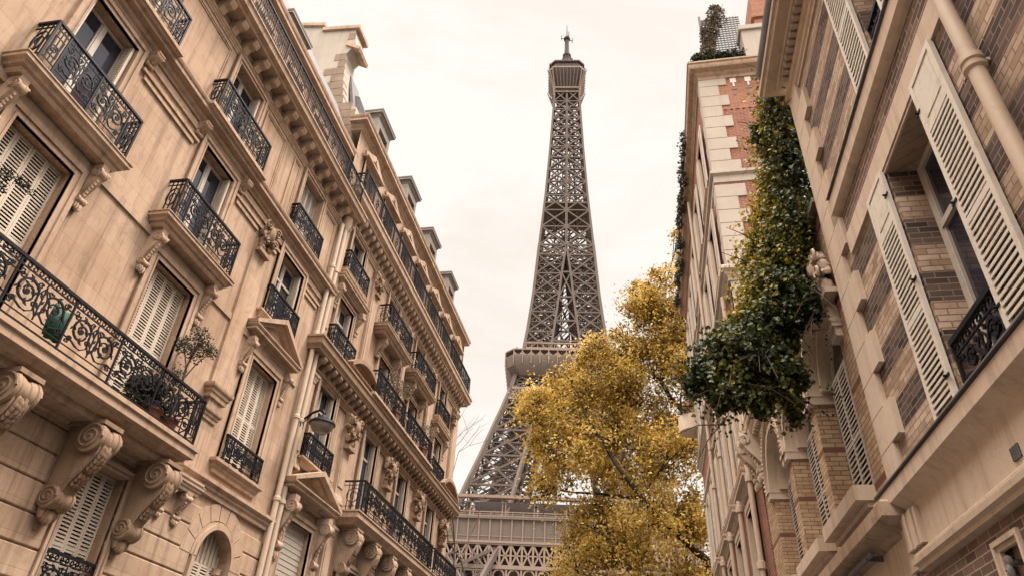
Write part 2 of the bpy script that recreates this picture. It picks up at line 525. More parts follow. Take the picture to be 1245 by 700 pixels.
def blob_points(n, c, r, hollow=0.25, freq=0.0, thr=-0.1):
    """points through an ellipsoid, thinned by a noise field so that gaps and clumps appear"""
    out_ = []
    c = Vector(c)
    while len(out_) < n:
        q = Vector((random.gauss(0, 1), random.gauss(0, 1), random.gauss(0, 1))).normalized()
        rad = (hollow ** 3 + (1 - hollow ** 3) * random.random()) ** (1 / 3)
        rad *= 1 + 0.28 * noise.noise(q * 2.2 + c)
        p = Vector((q.x * r[0] * rad, q.y * r[1] * rad, q.z * r[2] * rad)) + c
        if freq and noise.noise(p * freq) < thr: 
            if random.random() < 0.85: continue
        out_.append(p)
    return out_

# ------------------------------------------------------------------ setting
def flat(name, x0, x1, y0, y1, z, mat, label, cat):
    mb = MB(); mb.poly([(x0, y0, z), (x1, y0, z), (x1, y1, z), (x0, y1, z)])
    o = put(name, mb.mesh(name, mat, False)); tag(o, label, cat, kind='structure'); return o

flat('ground', -2500, 2500, -2500, 2500, -0.02, GROUNDM, 'wide level ground below the street and the tower', 'ground')
flat('road', -6.6, 0.3, -30, 120, -0.004, ASPHALT, 'grey asphalt roadway running between the two rows of houses', 'road')
def kerbwalk(name, x0, x1, label):
    mb = MB(); mb.box(x0, x1, -30, 60, -0.01, 0.13)
    o = put(name, mb.mesh(name, PAVE)); tag(o, label, 'pavement', kind='structure')
kerbwalk('pavement', -9.6, -6.6, 'stone pavement with kerb in front of the stone apartment houses')
kerbwalk('pavement', 0.3, 2.8, 'narrow stone pavement with kerb in front of the brick houses')

# ------------------------------------------------------------------ wall with openings
def wall(mb, s0, s1, z0, z1, holes, dep=0.3, d=0.0):
    """holes = (a, b, z0, z1, arched): arched adds a half circle above z1"""
    hs = []
    for h in holes:
        arched = len(h) > 4 and h[4]
        hs.append((h[0], h[1], h[2], h[3] + ((h[1] - h[0]) / 2 if arched else 0), arched))
    ss = sorted({s0, s1, *[h[0] for h in hs], *[h[1] for h in hs]})
    zs = sorted({z0, z1, *[h[2] for h in hs], *[h[3] for h in hs]})
    ss = [s for s in ss if s0 <= s <= s1]; zs = [z for z in zs if z0 <= z <= z1]
    for a, b in zip(ss, ss[1:]):
        for c, e in zip(zs, zs[1:]):
            m, k = (a + b) / 2, (c + e) / 2
            if any(h[0] < m < h[1] and h[2] < k < h[3] for h in hs): continue
            mb.poly([(a, d, c), (b, d, c), (b, d, e), (a, d, e)])
    for a, b, c, e, arched in hs:
        top = e
        if arched:
            r = (b - a) / 2; top = e - r; x = (a + b) / 2; n = 16
            arc = [(x + r * math.cos(PI * k / n), top + r * math.sin(PI * k / n)) for k in range(n + 1)]
            mb.poly([(b, d, e)] + [(p[0], d, p[1]) for p in arc[:n // 2 + 1]][::1])
            mb.poly([(a, d, e)] + [(p[0], d, p[1]) for p in arc[n // 2:]][::1])
            for p, q in zip(arc, arc[1:]):
                mb.poly([(p[0], d, p[1]), (q[0], d, q[1]), (q[0], d - dep, q[1]), (p[0], d - dep, p[1])])
        else:
            mb.poly([(a, d, e), (b, d, e), (b, d - dep, e), (a, d - dep, e)])
        mb.poly([(a, d, c), (a, d, top), (a, d - dep, top), (a, d - dep, c)])
        mb.poly([(b, d, c), (b, d, top), (b, d - dep, top), (b, d - dep, c)])
        mb.poly([(a, d, c), (b, d, c), (b, d - dep, c), (a, d - dep, c)])

def courses(mb, s0, s1, z0, z1, h, holes, d1=0.04, gap=0.05):
    z = z0
    while z < z1 - 0.05:
        ze = min(z + h, z1)
        spans = [(s0, s1)]
        for H in holes:
            a, b, c, e = H[:4]
            if len(H) > 4 and H[4]:
                r = (b - a) / 2; xm = (a + b) / 2; ro = r + 0.42
                if z < e + ro and ze > c:
                    dz = max(0, (z + ze) / 2 - e)
                    hw = math.sqrt(max(0, ro * ro - dz * dz)) if dz > 0 else r + 0.16
                    hw = max(hw, 0.01)
                    spans = [q for S in spans for q in ((S[0], min(S[1], xm - hw)), (max(S[0], xm + hw), S[1])) if q[1] - q[0] > 0.03]
            elif ze > c + 0.02 and z < e - 0.02:
                spans = [q for S in spans for q in ((S[0], min(S[1], a)), (max(S[0], b), S[1])) if q[1] - q[0] > 0.03]
        for a, b in spans:
            g = gap / 2
            prof = [(-0.01, z + g - 0.015), (d1 - 0.015, z + g - 0.012), (d1, z + g + 0.008), (d1, ze - g - 0.008), (d1 - 0.015, ze - g + 0.012), (-0.01, ze - g + 0.015)]
            mb.prism_s(prof, a, b)
        z = ze

# ------------------------------------------------------------------ ironwork
def spiral(cx, cz, r0, r1, turns, a0, dr, d, n=None):
    n = n or int(14 * turns) + 3
    return [(cx + (r0 + (r1 - r0) * k / n) * math.cos(a0 + dr * 2 * PI * turns * k / n), d, cz + (r0 + (r1 - r0) * k / n) * math.sin(a0 + dr * 2 * PI * turns * k / n)) for k in range(n + 1)]

def leaflet(mb, x, z, a, l, d, w=0.4):
    c, s = math.cos(a), math.sin(a)
    pts = [(0, 0), (l * 0.45, l * w * 0.5), (l, 0), (l * 0.45, -l * w * 0.5)]
    mb.prism_d([(x + p * c - q * s, z + p * s + q * c) for p, q in pts], d - 0.007, d + 0.009)

def scroll_panel(mb, x0, x1, z0, z1, d, rich=True):
    w, h = x1 - x0, z1 - z0
    xm, zm = (x0 + x1) / 2, (z0 + z1) / 2
    b = 0.012
    R0 = min(h * 0.36, w * 0.22)
    for m in (-1, 1):
        cx = xm + m * w * 0.25
        sp = spiral(cx, zm + m * 0 + 0.03 * h, R0, R0 * 0.16, 1.75, (PI if m > 0 else 0) - m * 0.6, -m, d)
        mb.tube(sp, lambda t: 0.023 - 0.008 * t, 4)
        for k in range(2, len(sp) - 6, 4):
            p, q = sp[k], sp[k + 1]
            a = math.atan2(q[2] - p[2], q[0] - p[0])
            leaflet(mb, p[0], p[2], a + m * 0.75, R0 * 0.5, d)
            if rich: leaflet(mb, p[0], p[2], a - m * 0.7, R0 * 0.34, d)
        mb.lathe((cx, d - 0.012, zm + 0.03 * h), [(0, R0 * 0.2), (0.024, R0 * 0.2)], 'd', 8)
        # tails running from the big scroll into the corners
        st = sp[0]
        tail = [(st[0], d, st[2]), (xm + m * w * 0.06, d, z0 + h * 0.2), (xm + m * w * 0.16, d, z0 + h * 0.07), (cx, d, z0 + h * 0.08), (x0 + w * (0.5 + m * 0.42), d, z0 + h * 0.2)]
        mb.tube(tail, 0.016, 4)
        for (sx, sz, sr, dr) in ((0.41, 0.84, 0.10, 1), (0.41, 0.16, 0.09, -1), (0.10, 0.86, 0.09, -1), (0.09, 0.36, 0.08, 1)):
            mb.tube(spiral(xm + m * w * sx, z0 + h * sz, h * sr, h * 0.02, 1.2, 0.5, dr * m, d), 0.014, 4)
        if rich:
            # key pattern in the corners
            for zz, sg in ((z1, -1), (z0, 1)):
                xx = xm + m * w * 0.5
                k = min(w, h) * 0.17
                mb.tube([(xx, d, zz + sg * k), (xx - m * k, d, zz + sg * k), (xx - m * k, d, zz + sg * 0.3 * k), (xx - m * 0.4 * k, d, zz + sg * 0.3 * k), (xx - m * 0.4 * k, d, zz + sg * 0.65 * k)], 0.014, 4)
    for k in range(5):
        leaflet(mb, xm, z0 + h * (0.12 + 0.15 * k), PI / 2 + (0.5 if k % 2 else -0.5), h * 0.2, d)
    mb.tube([(xm, d, z0), (xm, d, z1)], 0.0125, 4)
    mb.tube([(xm + math.sin(t / 8 * PI) * w * 0.09, d, z0 + h * (0.1 + 0.8 * t / 8)) for t in range(9)], 0.0125, 4)
    mb.tube([(xm - math.sin(t / 8 * PI) * w * 0.09, d, z0 + h * (0.1 + 0.8 * t / 8)) for t in range(9)], 0.0125, 4)

def railing(mb, w, h, D, style='ornate', ends=True, nmid=None):
    """s from -w/2 to w/2, front at d = D, returns to the wall when ends is set"""
    def run(p, q, z, t=0.02):
        mb.tube([(p[0], p[1], z), (q[0], q[1], z)], t, 4)
    a, b = -w / 2, w / 2
    fr = 0.13
    segs = [((a, D), (b, D))]
    if ends: segs += [((a, 0.0), (a, D)), ((b, 0.0), (b, D))]
    for p, q in segs:
        mb.beam((p[0], p[1], h), (q[0], q[1], h), 0.055, 0.05)
        run(p, q, h - fr, 0.014); run(p, q, 0.05, 0.016); run(p, q, 0.17, 0.012)
    # frieze of small rings
    n = max(2, int(w / 0.12))
    for k in range(n):
        x = a + w * (k + 0.5) / n
        mb.tube(spiral(x, h - fr / 2 - 0.01, 0.042, 0.030, 1.0, k % 2 * PI, 1, D, 7), 0.0125, 4)
    if style == 'ornate':
        e = 0.30 if w > 1.6 else 0.0
        xs = [a, b]
        nm = nmid or max(1, round((w - 2 * e) / 0.85))
        cuts = [a + e + (w - 2 * e) * k / nm for k in range(nm + 1)]
        for x in sorted({a, b, *cuts}):
            mb.beam((x, D, 0), (x, D, h), 0.03)
        for x0, x1 in zip(cuts, cuts[1:]):
            scroll_panel(mb, x0 + 0.03, x1 - 0.03, 0.2, h - fr - 0.02, D)
        if e:
            for x0 in (a, b - e):
                for k in (0.25, 0.5, 0.75):
                    mb.tube([(x0 + e * k, D, 0.17), (x0 + e * k, D, h - fr)], 0.0125, 4)
                mb.tube([(x0 + e * 0.2, D, 0.3), (x0 + e * 0.8, D, 0.3), (x0 + e * 0.8, D, h * 0.72), (x0 + e * 0.2, D, h * 0.72), (x0 + e * 0.2, D, 0.3)], 0.015, 4)
                mb.tube(spiral(x0 + e / 2, h * 0.45, e * 0.3, e * 0.08, 1.5, 0, 1, D), 0.016, 4)
    elif style == 'bars':
        n = max(2, int(w / 0.085))
        for k in range(n + 1):
            x = a + w * k / n
            if k % 9 == 0: mb.beam((x, D, 0), (x, D, h), 0.035)
            else: mb.tube([(x, D, 0.05), (x, D, h - fr)], 0.011, 4)
        for k in range(int(w / 0.765)):
            x = a + 0.765 * (k + 0.5)
            mb.tube(spiral(x, h * 0.45, 0.16, 0.03, 1.6, 0.4, 1, D), 0.015, 4)
            mb.tube(spiral(x, h * 0.68, 0.07, 0.02, 1.2, 0.4, -1, D), 0.014, 4)
            mb.tube(spiral(x, h * 0.25, 0.07, 0.02, 1.2, 2.4, -1, D), 0.014, 4)
    elif style == 'lattice':
        n = max(2, int(w / 0.13))
        for k in range(n + 1):
            x = a + w * k / n
            mb.tube([(x, D, 0.05), (x, D, h - fr)], 0.014, 4)
        for k in range(n):
            x = a + w * (k + 0.5) / n
            mb.tube(spiral(x, h * 0.5, 0.06, 0.05, 1.0, 0, 1, D, 8), 0.0125, 4)
            leaflet(mb, x, h * 0.3, PI / 2, 0.14, D); leaflet(mb, x, h * 0.7, -PI / 2, 0.14, D)
    if ends and D > 0.15:
        for x in (a, b):
            for k in range(1, 4):
                dd = D * k / 4
                mb.tube([(x, dd, 0.05), (x, dd, h)], 0.014, 4)
            mb.beam((x, D, 0), (x, D, h + 0.02), 0.04)
            mb.tube([(x, D / 2 + 0.4 * D * math.cos(t) * (1 - t / 14), h * 0.5 + 0.3 * h * math.sin(t) * (1 - t / 14)) for t in np.linspace(0, 11, 26)], 0.015, 4)

# ------------------------------------------------------------------ joinery
def leaf_slats(mb, w, h, pitch=0.055, panel=0.0, st=0.045, t=0.035):
    """louvred shutter leaf, bottom centre at the origin, lying in the wall plane; panel = height of a solid top panel"""
    mb.box(-w / 2, -w / 2 + st, 0, t, 0, h); mb.box(w / 2 - st, w / 2, 0, t, 0, h)
    a, b = -w / 2 + st, w / 2 - st
    top = h - panel
    zs = [0.0, top * 0.5, top]
    rails = [(0, 0.075), (top * 0.5 - 0.03, top * 0.5 + 0.03), (top - 0.05, top + (0.05 if panel else 0.0))]
    for z0, z1 in rails: mb.box(a, b, 0.001, t - 0.001, z0, z1)
    if panel:
        mb.box(a, b, 0.001, t - 0.001, h - 0.06, h)
        mb.box(a, b, 0.008, t - 0.012, top + 0.05, h - 0.06)
        mb.box(a + 0.045, b - 0.045, 0.01, t - 0.004, top + 0.095, h - 0.105)
    for (lo, hi) in ((rails[0][1], rails[1][0]), (rails[1][1], rails[2][0])):
        n = max(1, int((hi - lo) / pitch))
        for k in range(n):
            z = lo + (hi - lo) * (k + 0.5) / n
            mb.prism_s([(0.003, z + 0.030), (t - 0.002, z + 0.012), (t - 0.002, z - 0.016), (t - 0.010, z - 0.014), (0.003, z + 0.016)], a - 0.005, b + 0.005)

def sash(mb, w, h, transom=0.0, bar=0.05, arch=False):
    """double casement frame, bottom centre at the origin"""
    t = 0.06
    mb.box(-w / 2, -w / 2 + bar, -t, 0, 0, h); mb.box(w / 2 - bar, w / 2, -t, 0, 0, h)
    mb.box(-w / 2 + bar, w / 2 - bar, -t, 0, 0, bar * 1.6); mb.box(-w / 2 + bar, w / 2 - bar, -t, 0, h - bar, h)
    mb.box(-0.05, 0.05, -t + 0.002, 0.015, bar * 1.6, h - bar)
    if transom:
        mb.box(-w / 2 + bar, -0.05, -t + 0.004, 0.01, h * transom - 0.035, h * transom + 0.035)
        mb.box(0.05, w / 2 - bar, -t + 0.004, 0.01, h * transom - 0.035, h * transom + 0.035)
    for m in (-1, 1):
        x0, x1 = sorted((m * 0.05, m * (w / 2 - bar)))
        mb.box(x0, x0 + 0.03, -t + 0.006, -0.006, bar * 1.6, h - bar); mb.box(x1 - 0.03, x1, -t + 0.006, -0.006, bar * 1.6, h - bar)

def pane(mb, w, h, d=-0.035):
    mb.box(-w / 2 + 0.02, w / 2 - 0.02, d - 0.008, d, 0.02, h - 0.02)

def folded_leaf(mb, h, wd):
    """shutter leaves folded back against the side of the reveal: thin in s, wd deep"""
    mb.box(-0.03, 0.03, -wd, 0, 0, h)
    n = int(h / 0.055)
    for k in range(n):
        z = h * (k + 0.5) / n
        mb.box(-0.042, 0.042, -wd + 0.03, -0.03, z - 0.012, z + 0.014)

def window_L(root, sc, zb, w, h, mode='glass', dep=0.3, transom=0.72, mat_s=None, sh=1.0, half=False):
    """a French window in its opening: frame > pane, shutters"""
    side = root_side[root.name]
    f = part(root, 'window', ('sash', w, h, transom), lambda mb: sash(mb, w, h, transom), WOODW, (sc, -dep + 0.07, zb), side)
    part(f, 'pane', ('pane', w, h), lambda mb: pane(mb, w, h), GLASS, (0, 0, 0), side)
    ms = mat_s or SHUT
    if mode == 'shut':
        for k in range(4):
            part(f, 'shutter', ('leaf', w, h), lambda mb: leaf_slats(mb, w / 4 - 0.006, h - 0.02, 0.062), ms, (-w / 2 + w / 4 * (k + 0.5), 0.025, 0.01), side)
    elif mode == 'roll':
        part(f, 'shutter', ('roll', w, h), lambda mb: [mb.box(-w / 2 + 0.005, w / 2 - 0.005, 0.06, 0.09 + 0.012 * (k % 2), h * k / 46, h * (k + 1) / 46 - 0.004) for k in range(46)], ms, (0, 0, 0), side)
    elif mode == 'glass':
        for m in (-1, 1):
            part(f, 'shutter', ('fold', h, dep), lambda mb: folded_leaf(mb, h - 0.03, dep - 0.11), ms, (m * (w / 2 - 0.05), dep - 0.08, 0.015), side)
    return f

# ------------------------------------------------------------------ carved stone
def surround(mb, w, h, jw=0.2, ear=0.0, lintel=0.24, sill=True, pr=0.06):
    """moulded frame round an opening whose bottom centre is the origin"""
    for a, b, d in ((0.0, jw, pr), (jw * 0.55, jw, pr + 0.035), (0.0, jw * 0.22, pr + 0.015)):
        for m in (-1, 1):
            x0, x1 = sorted((m * (w / 2 + a), m * (w / 2 + b)))
            mb.box(x0, x1, -0.01, d, 0, h + a)
        mb.box(-w / 2 - b, w / 2 + b, -0.012, d + 0.001, h + a, h + a + (b - a) * lintel / jw)

def console(mb, s, w, zt, h, dep, rolls=True):
    n = 14
    pts = [(-0.01, zt), (dep, zt)]
    pts.append((dep, zt - 0.10 * h))
    for k in range(1, n + 1):
        t = k / n
        d = dep * (0.88 - 0.70 * (t * t * (3 - 2 * t))) + dep * 0.10 * math.sin(t * PI * 2)
        pts.append((max(0.03, d), zt - h * (0.12 + 0.80 * t)))
    pts.append((-0.01, zt - h))
    mb.prism_s(pts, s - w / 2, s + w / 2)
    if rolls:
        for (d, z, r) in ((dep * 0.80, zt - h * 0.20, h * 0.11), (dep * 0.26, zt - h * 0.84, h * 0.075)):
            mb.lathe((s - w / 2 - 0.02, d, z), [(0, r * 0.55), (0.004, r), (w * 0.3, r * 1.02), (w * 0.36, r * 0.9), (w * 0.5 + 0.02, r * 0.86), (w * 0.64 + 0.04, r * 0.9), (w * 0.7 + 0.04, r * 1.02), (w + 0.036, r), (w + 0.04, r * 0.55)], 's', 14)
            for e in (s - w / 2 - 0.022, s + w / 2 + 0.022):
                mb.tube([(e, d + (r * (1 - t / 14)) * math.cos(t), z + (r * (1 - t / 14)) * math.sin(t)) for t in np.linspace(0, 12.6, 26)], r * 0.13, 4)
        # leaf hanging below the lower roll
        for k in range(5):
            mb.lump((s + (k - 2) * w * 0.2, dep * 0.22 + 0.02 * (2 - abs(k - 2)), zt - h * (0.97 + 0.03 * (2 - abs(k - 2)))), (w * 0.16, dep * 0.12 + 0.02, h * 0.09), 6, 4)
        for k in range(6):
            t = 0.3 + 0.085 * k
            d = dep * (0.88 - 0.70 * (t * t * (3 - 2 * t)))
            mb.lump((s, d + 0.015, zt - h * (0.12 + 0.8 * t)), (w * 0.22, 0.035, h * 0.055), 6, 4)

def cartouche(mb, w, h, dep=0.2, seed=1, n=26):
    """carved trophy: scrolls, leaves and drapery on a small shelf, centre at the origin"""
    rs = random.Random(seed)
    for k in range(n):
        a = rs.uniform(0, 2 * PI); q = math.sqrt(rs.random())
        x, z = 0.46 * w * q * math.cos(a), 0.44 * h * q * math.sin(a)
        dd = dep * (0.35 + 0.65 * (1 - q)) * rs.uniform(0.7, 1.1)
        mb.lump((x, dd * 0.6, z), (w * rs.uniform(0.07, 0.15), dep * 0.35, h * rs.uniform(0.06, 0.14)), 7, 5, 0.5)
    for m in (-1, 1):
        for zc, r in ((0.26, 0.2), (-0.12, 0.17)):
            mb.tube(spiral(m * w * 0.32, zc * h, w * r, w * 0.03, 1.6, 0.6, m, dep * 0.75), lambda t: w * (0.05 - 0.022 * t), 5)
    mb.lump((0, dep * 0.55, 0.08 * h), (w * 0.2, dep * 0.5, h * 0.24), 10, 7, 0.12)
    mb.box(-w * 0.36, w * 0.36, -0.01, dep * 0.6, -h * 0.6, -h * 0.5)

def big_corbel(mb, w, h, dep):
    """scrolled corbel: fat drum under the slab, leaf-covered S body, small roll and hanging leaf at the foot; top of the back edge at the origin"""
    R1, R2 = h * 0.165, h * 0.115
    c1, c2 = (dep - R1 * 0.95, -R1 * 1.12), (R2 * 1.05 + 0.02, -h * 0.80)
    mb.box(-w / 2 - 0.03, w / 2 + 0.03, -0.01, dep - R1 * 0.2, -R1 * 0.28, 0)
    out_, inn = [], []
    for k in range(17):
        t = k / 16
        e = t * t * (3 - 2 * t)
        d = c1[0] + (c2[0] - c1[0]) * e + R1 * 0.55 * math.sin(t * PI) * (1 - t)
        z = c1[1] + (c2[1] - c1[1]) * t
        out_.append((d + R1 * 0.62 * (1 - t) + R2 * 0.7 * t, z)); inn.append((max(-0.01, d - R1 * 1.5 * (1 - t) - R2 * 1.0 * t), z))
    inn = [(-0.01, -R1 * 0.25), (-0.01, -h * 0.86)]
    mb.prism_s([(c1[0], -R1 * 0.26)] + out_ + inn[::-1], -w * 0.36, w * 0.36)
    for (c, r, ww) in ((c1, R1, w * 0.56), (c2, R2, w * 0.5)):
        mb.lathe((-ww, c[0], c[1]), [(0, r * 0.5), (0.003, r * 0.98), (ww * 0.28, r * 1.03), (ww * 0.33, r * 0.93), (ww * 0.4, r * 0.99), (ww * 0.8, r * 0.93), (ww * 0.86, r * 0.86), (ww * 1.14, r * 0.86), (ww * 1.2, r * 0.93), (ww * 1.6, r * 0.99), (ww * 1.67, r * 0.93), (ww * 1.72, r * 1.03), (2 * ww - 0.003, r * 0.98), (2 * ww, r * 0.5)], 's', 22)
        for e in (-ww - 0.006, ww + 0.006):
            mb.tube([(e, c[0] + r * (0.92 - t / 17) * math.cos(t), c[1] + r * (0.92 - t / 17) * math.sin(t)) for t in np.linspace(0, 14.2, 36)], r * 0.085, 5)
    for m in (-1, 1):
        mb.tube([(m * w * 0.34, d + 0.005, z) for d, z in out_], w * 0.055, 5)
    for k in range(9):
        d, z = out_[3 + k + (k > 5)]
        for m in (-1, 0, 1):
            mb.lump((m * w * 0.17, d + 0.012, z + (0.02 if m else 0)), (w * 0.11, 0.05, h * 0.045), 7, 5, 0.4)
    for k in range(7):
        a = (k - 3) / 3
        mb.lump((a * w * 0.34, c2[0] * 0.75 + 0.03 * (1 - abs(a)), -h * (0.93 + 0.05 * (1 - abs(a)))), (w * 0.11, 0.075, h * 0.085), 7, 5, 0.3)
    mb.lump((0, 0.05, -h * 1.05), (w * 0.16, 0.05, h * 0.06), 7, 5, 0.2)

CORN_BAND = [(0, 0), (0.04, 0.02), (0.04, 0.08), (0.10, 0.13), (0.10, 0.2), (0.13, 0.22), (0.13, 0.26)]
def prof(scale_o, z0, z1, shape='slab'):
    shapes = {
        'slab': [(0.0, 0.0), (0.30, 0.0), (0.42, 0.16), (0.42, 0.30), (0.62, 0.36), (0.70, 0.55), (0.92, 0.66), (0.92, 0.9), (1.0, 0.92), (1.0, 1.0)],
        'belt': [(0.0, 0.0), (0.12, 0.04), (0.12, 0.22), (0.30, 0.30), (0.36, 0.48), (0.84, 0.50), (0.84, 0.74), (0.9, 0.76), (1.0, 0.9), (1.0, 1.0)],
        'cap': [(0.0, 0.0), (0.25, 0.04), (0.3, 0.3), (0.55, 0.42), (0.6, 0.62), (0.9, 0.7), (1.0, 0.78), (1.0, 1.0)],
        'sill': [(0.0, 0.0), (0.7, 0.15), (0.75, 0.4), (1.0, 0.45), (1.0, 1.0)],
    }
    return [(o * scale_o, z0 + (z1 - z0) * t) for o, t in shapes[shape]]

def pediment(mb, w, z0, h, D):
    mb.usweep(0, w - 2 * 0.12, 0.05, prof(D - 0.05, z0, z0 + 0.28, 'belt'))
    zb = z0 + 0.282
    W2 = w / 2 + D - 0.16
    rk = 0.15
    mb.prism_d([(-W2 + 0.3, zb), (W2 - 0.3, zb), (0, zb + h - 0.1)], -0.01, 0.07)
    for m in (-1, 1):
        mb.prism_d([(m * W2, zb), (0, zb + h), (0, zb + h + rk), (m * (W2 + 0.04), zb + rk * 0.55)], -0.012, D)
        mb.prism_d([(m * (W2 - 0.18), zb - 0.001), (0, zb + h - 0.11), (0, zb + h + 0.01), (m * (W2 - 0.02), zb)], -0.014, D * 0.62)

def arched_pediment(mb, w, z0, h, D):
    mb.usweep(0, w - 2 * 0.12, 0.05, prof(D - 0.05, z0, z0 + 0.24, 'belt'))
    zb = z0 + 0.242; W2 = w / 2 + D - 0.2
    rad = (W2 * W2 + h * h) / (2 * h); a = math.asin(min(1, W2 / rad))
    mb.arc_band(0, zb + h - rad, rad, rad + 0.14, -0.012, D, PI / 2 - a, PI / 2 + a, 14)
    mb.arc_band(0, zb + h - rad, rad - 0.1, rad + 0.01, -0.014, D * 0.6, PI / 2 - a, PI / 2 + a, 14)
    pts = [(rad * math.sin(t) * 0.97, zb + h - rad + rad * math.cos(t) * 0.99) for t in np.linspace(-a, a, 15)]
    mb.prism_d(pts, -0.01, 0.06)

def modillions(mb, s0, s1, step, w, z0, z1, D):
    n = max(1, round((s1 - s0) / step))
    for k in range(n):
        s = s0 + (s1 - s0) * (k + 0.5) / n
        h = z1 - z0
        mb.prism_s([(-0.01, z1), (D, z1), (D, z1 - h * 0.3), (D * 0.85, z1 - h * 0.55), (D * 0.5, z1 - h * 0.62), (D * 0.3, z0), (-0.01, z0)], s - w / 2, s + w / 2)
        mb.lathe((s - w / 2 - 0.008, D * 0.8, z1 - h * 0.36), [(0, h * 0.15), (w + 0.016, h * 0.15)], 's', 8)

def panel_frame(mb, s0, s1, z0, z1, t=0.07, d=0.03):
    for k, (o, dd) in enumerate(((0, d), (t * 0.45, d * 0.55))):
        a, b, c, e = s0 + o, s1 - o, z0 + o, z1 - o
        q = t * 0.45
        mb.box(a, b, -0.01, dd, e - q, e); mb.box(a, b, -0.01, dd, c, c + q)
        mb.box(a, a + q, -0.011, dd - 0.001, c + q, e - q); mb.box(b - q, b, -0.011, dd - 0.001, c + q, e - q)

def balcony(root, sc, zs, w, D, h, style='ornate', thick=0.3, brackets=None, bh=0.9, shape='slab', trim=None, key=None, nmid=None, bw=0.2, bz=0.0):
    """slab > railing, brackets. zs is the height of the slab's top"""
    side = root_side[root.name]
    tm = trim or TRIM
    b = part(root, 'balcony', ('bal', w, D, thick, shape, tm.name), lambda mb: mb.usweep(0, w, D * 0.45, prof(D * 0.55, -thick, 0, shape)), tm, (sc, 0, zs), side)
    part(b, 'railing', ('rail', round(w, 2), h, D, style, nmid), lambda mb: railing(mb, w + D * 0.2, h, D * 0.86, style, True, nmid), IRON, (0, 0, 0.005), side)
    for s in (brackets or []):
        part(b, 'bracket', ('con', bw, bh, D, tm.name), lambda mb: console(mb, 0, bw, 0, bh, D * 0.62), tm if bh < 1 else CARVED, (s, 0, -thick + bz), side)
    return b

def building(name, x, side, label, cat='building', s_ref=0.0):
    o = thing(name, (x, s_ref, 0), label, cat)
    root_side[o.name] = side; root_origin[o.name] = s_ref
    return o

# ================================================================== near stone apartment house, left side of the street
XL = -9.6
L1 = building('apartment_house', XL, 1, 'tan stone apartment house at the left edge, long iron balcony on big carved corbels', s_ref=8.0)
A_, B_, C_ = 6.75, 10.62, 14.75
WW = 1.35
SEND = 16.85
holes1 = [(s - WW / 2, s + WW / 2, 6.5, 9.75) for s in (2.7, A_, B_)] + [(C_ - WW / 2, C_ + WW / 2, 6.95, 9.7)]
holes2 = [(s - 0.62, s + 0.62, 10.55, 13.1) for s in (2.7, A_, B_)] + [(C_ - 0.65, C_ + 0.65, 10.95, 13.1)]
holes3 = [(s - 0.62, s + 0.62, 13.82, 16.05) for s in (2.7, A_, B_, C_)]
base_h = [(s - 0.62, s + 0.62, 2.9, 5.62) for s in (2.9, 6.85, 10.75)] + [(C_ - 0.72, C_ + 0.72, 2.9, 4.9, True)]
part(L1, 'wall', None, lambda mb: wall(mb, -18, SEND, 5.98, 16.9, holes1 + holes2 + holes3, 0.32), STONE, (0, 0, 0), 1)
part(L1, 'base_wall', None, lambda mb: (wall(mb, -18, SEND, 0, 5.98, base_h, 0.34), courses(mb, -3, SEND, 0.2, 5.86, 0.475, base_h)), STONE, (0, 0, 0), 1)
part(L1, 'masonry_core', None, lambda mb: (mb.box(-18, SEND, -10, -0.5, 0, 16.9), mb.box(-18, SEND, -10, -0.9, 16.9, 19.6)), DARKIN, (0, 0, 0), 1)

def voussoirs(mb, sc, z, r, n=9, d=0.04):
    for k in range(n):
        a0, a1 = PI * k / n + 0.012, PI * (k + 1) / n - 0.012
        mb.arc_band(sc, z, r + 0.17, r + 0.54, -0.01, d + 0.008, a0, a1, 3)
part(L1, 'arch_stones', None, lambda mb: (voussoirs(mb, C_, 4.9, 0.72), mb.arc_band(C_, 4.9, 0.7, 0.8, -0.01, 0.10), mb.arc_band(C_, 4.9, 0.8, 0.87, -0.01, 0.06),
     [mb.box(*sorted((C_ + m * 0.7, C_ + m * 0.82)), -0.01, 0.09, 2.9, 4.9) for m in (-1, 1)],
     [mb.lathe((C_ + m * 0.60, -0.16, 2.9), [(0, 0.09), (1.85, 0.075), (1.87, 0.11), (1.95, 0.11), (2.0, 0.13)], 'z', 10) for m in (-1, 1)]), TRIM, (0, 0, 0), 1)

# continuous mouldings
def l1_bands(mb):
    mb.usweep((-3 + 12.45) / 2, 15.45, 0.0, prof(0.16, 5.86, 6.14, 'cap'))
    mb.usweep((12.55 + SEND) / 2, SEND - 12.55 - 0.35, 0.04, prof(0.16, 6.12, 6.44, 'cap'))
    mb.usweep((-3 + SEND) / 2, SEND + 3 - 0.02, 0.0, prof(0.33, 13.38, 13.78, 'belt'))
    mb.box(-3, SEND - 0.4, -0.01, 0.045, 10.05, 10.22)
    mb.box(-3, SEND - 0.1, -0.01, 0.05, 13.14, 13.30)
part(L1, 'string_course', None, l1_bands, TRIM, (0, 0, 0), 1)
def l1_cornice(mb):
    mb.usweep((-3 + SEND) / 2, SEND + 3, 0.0, prof(0.10, 16.18, 16.36, 'cap'))
    modillions(mb, -2.9, SEND - 0.1, 0.60, 0.21, 16.34, 16.70, 0.42)
    mb.usweep((-3 + SEND) / 2, SEND + 3, 0.0, [(0.0, 16.69), (0.44, 16.70), (0.46, 16.76), (0.58, 16.80), (0.60, 16.95), (0.64, 16.97), (0.64, 17.02)])
part(L1, 'cornice', None, l1_cornice, TRIM, (0, 0, 0), 1)
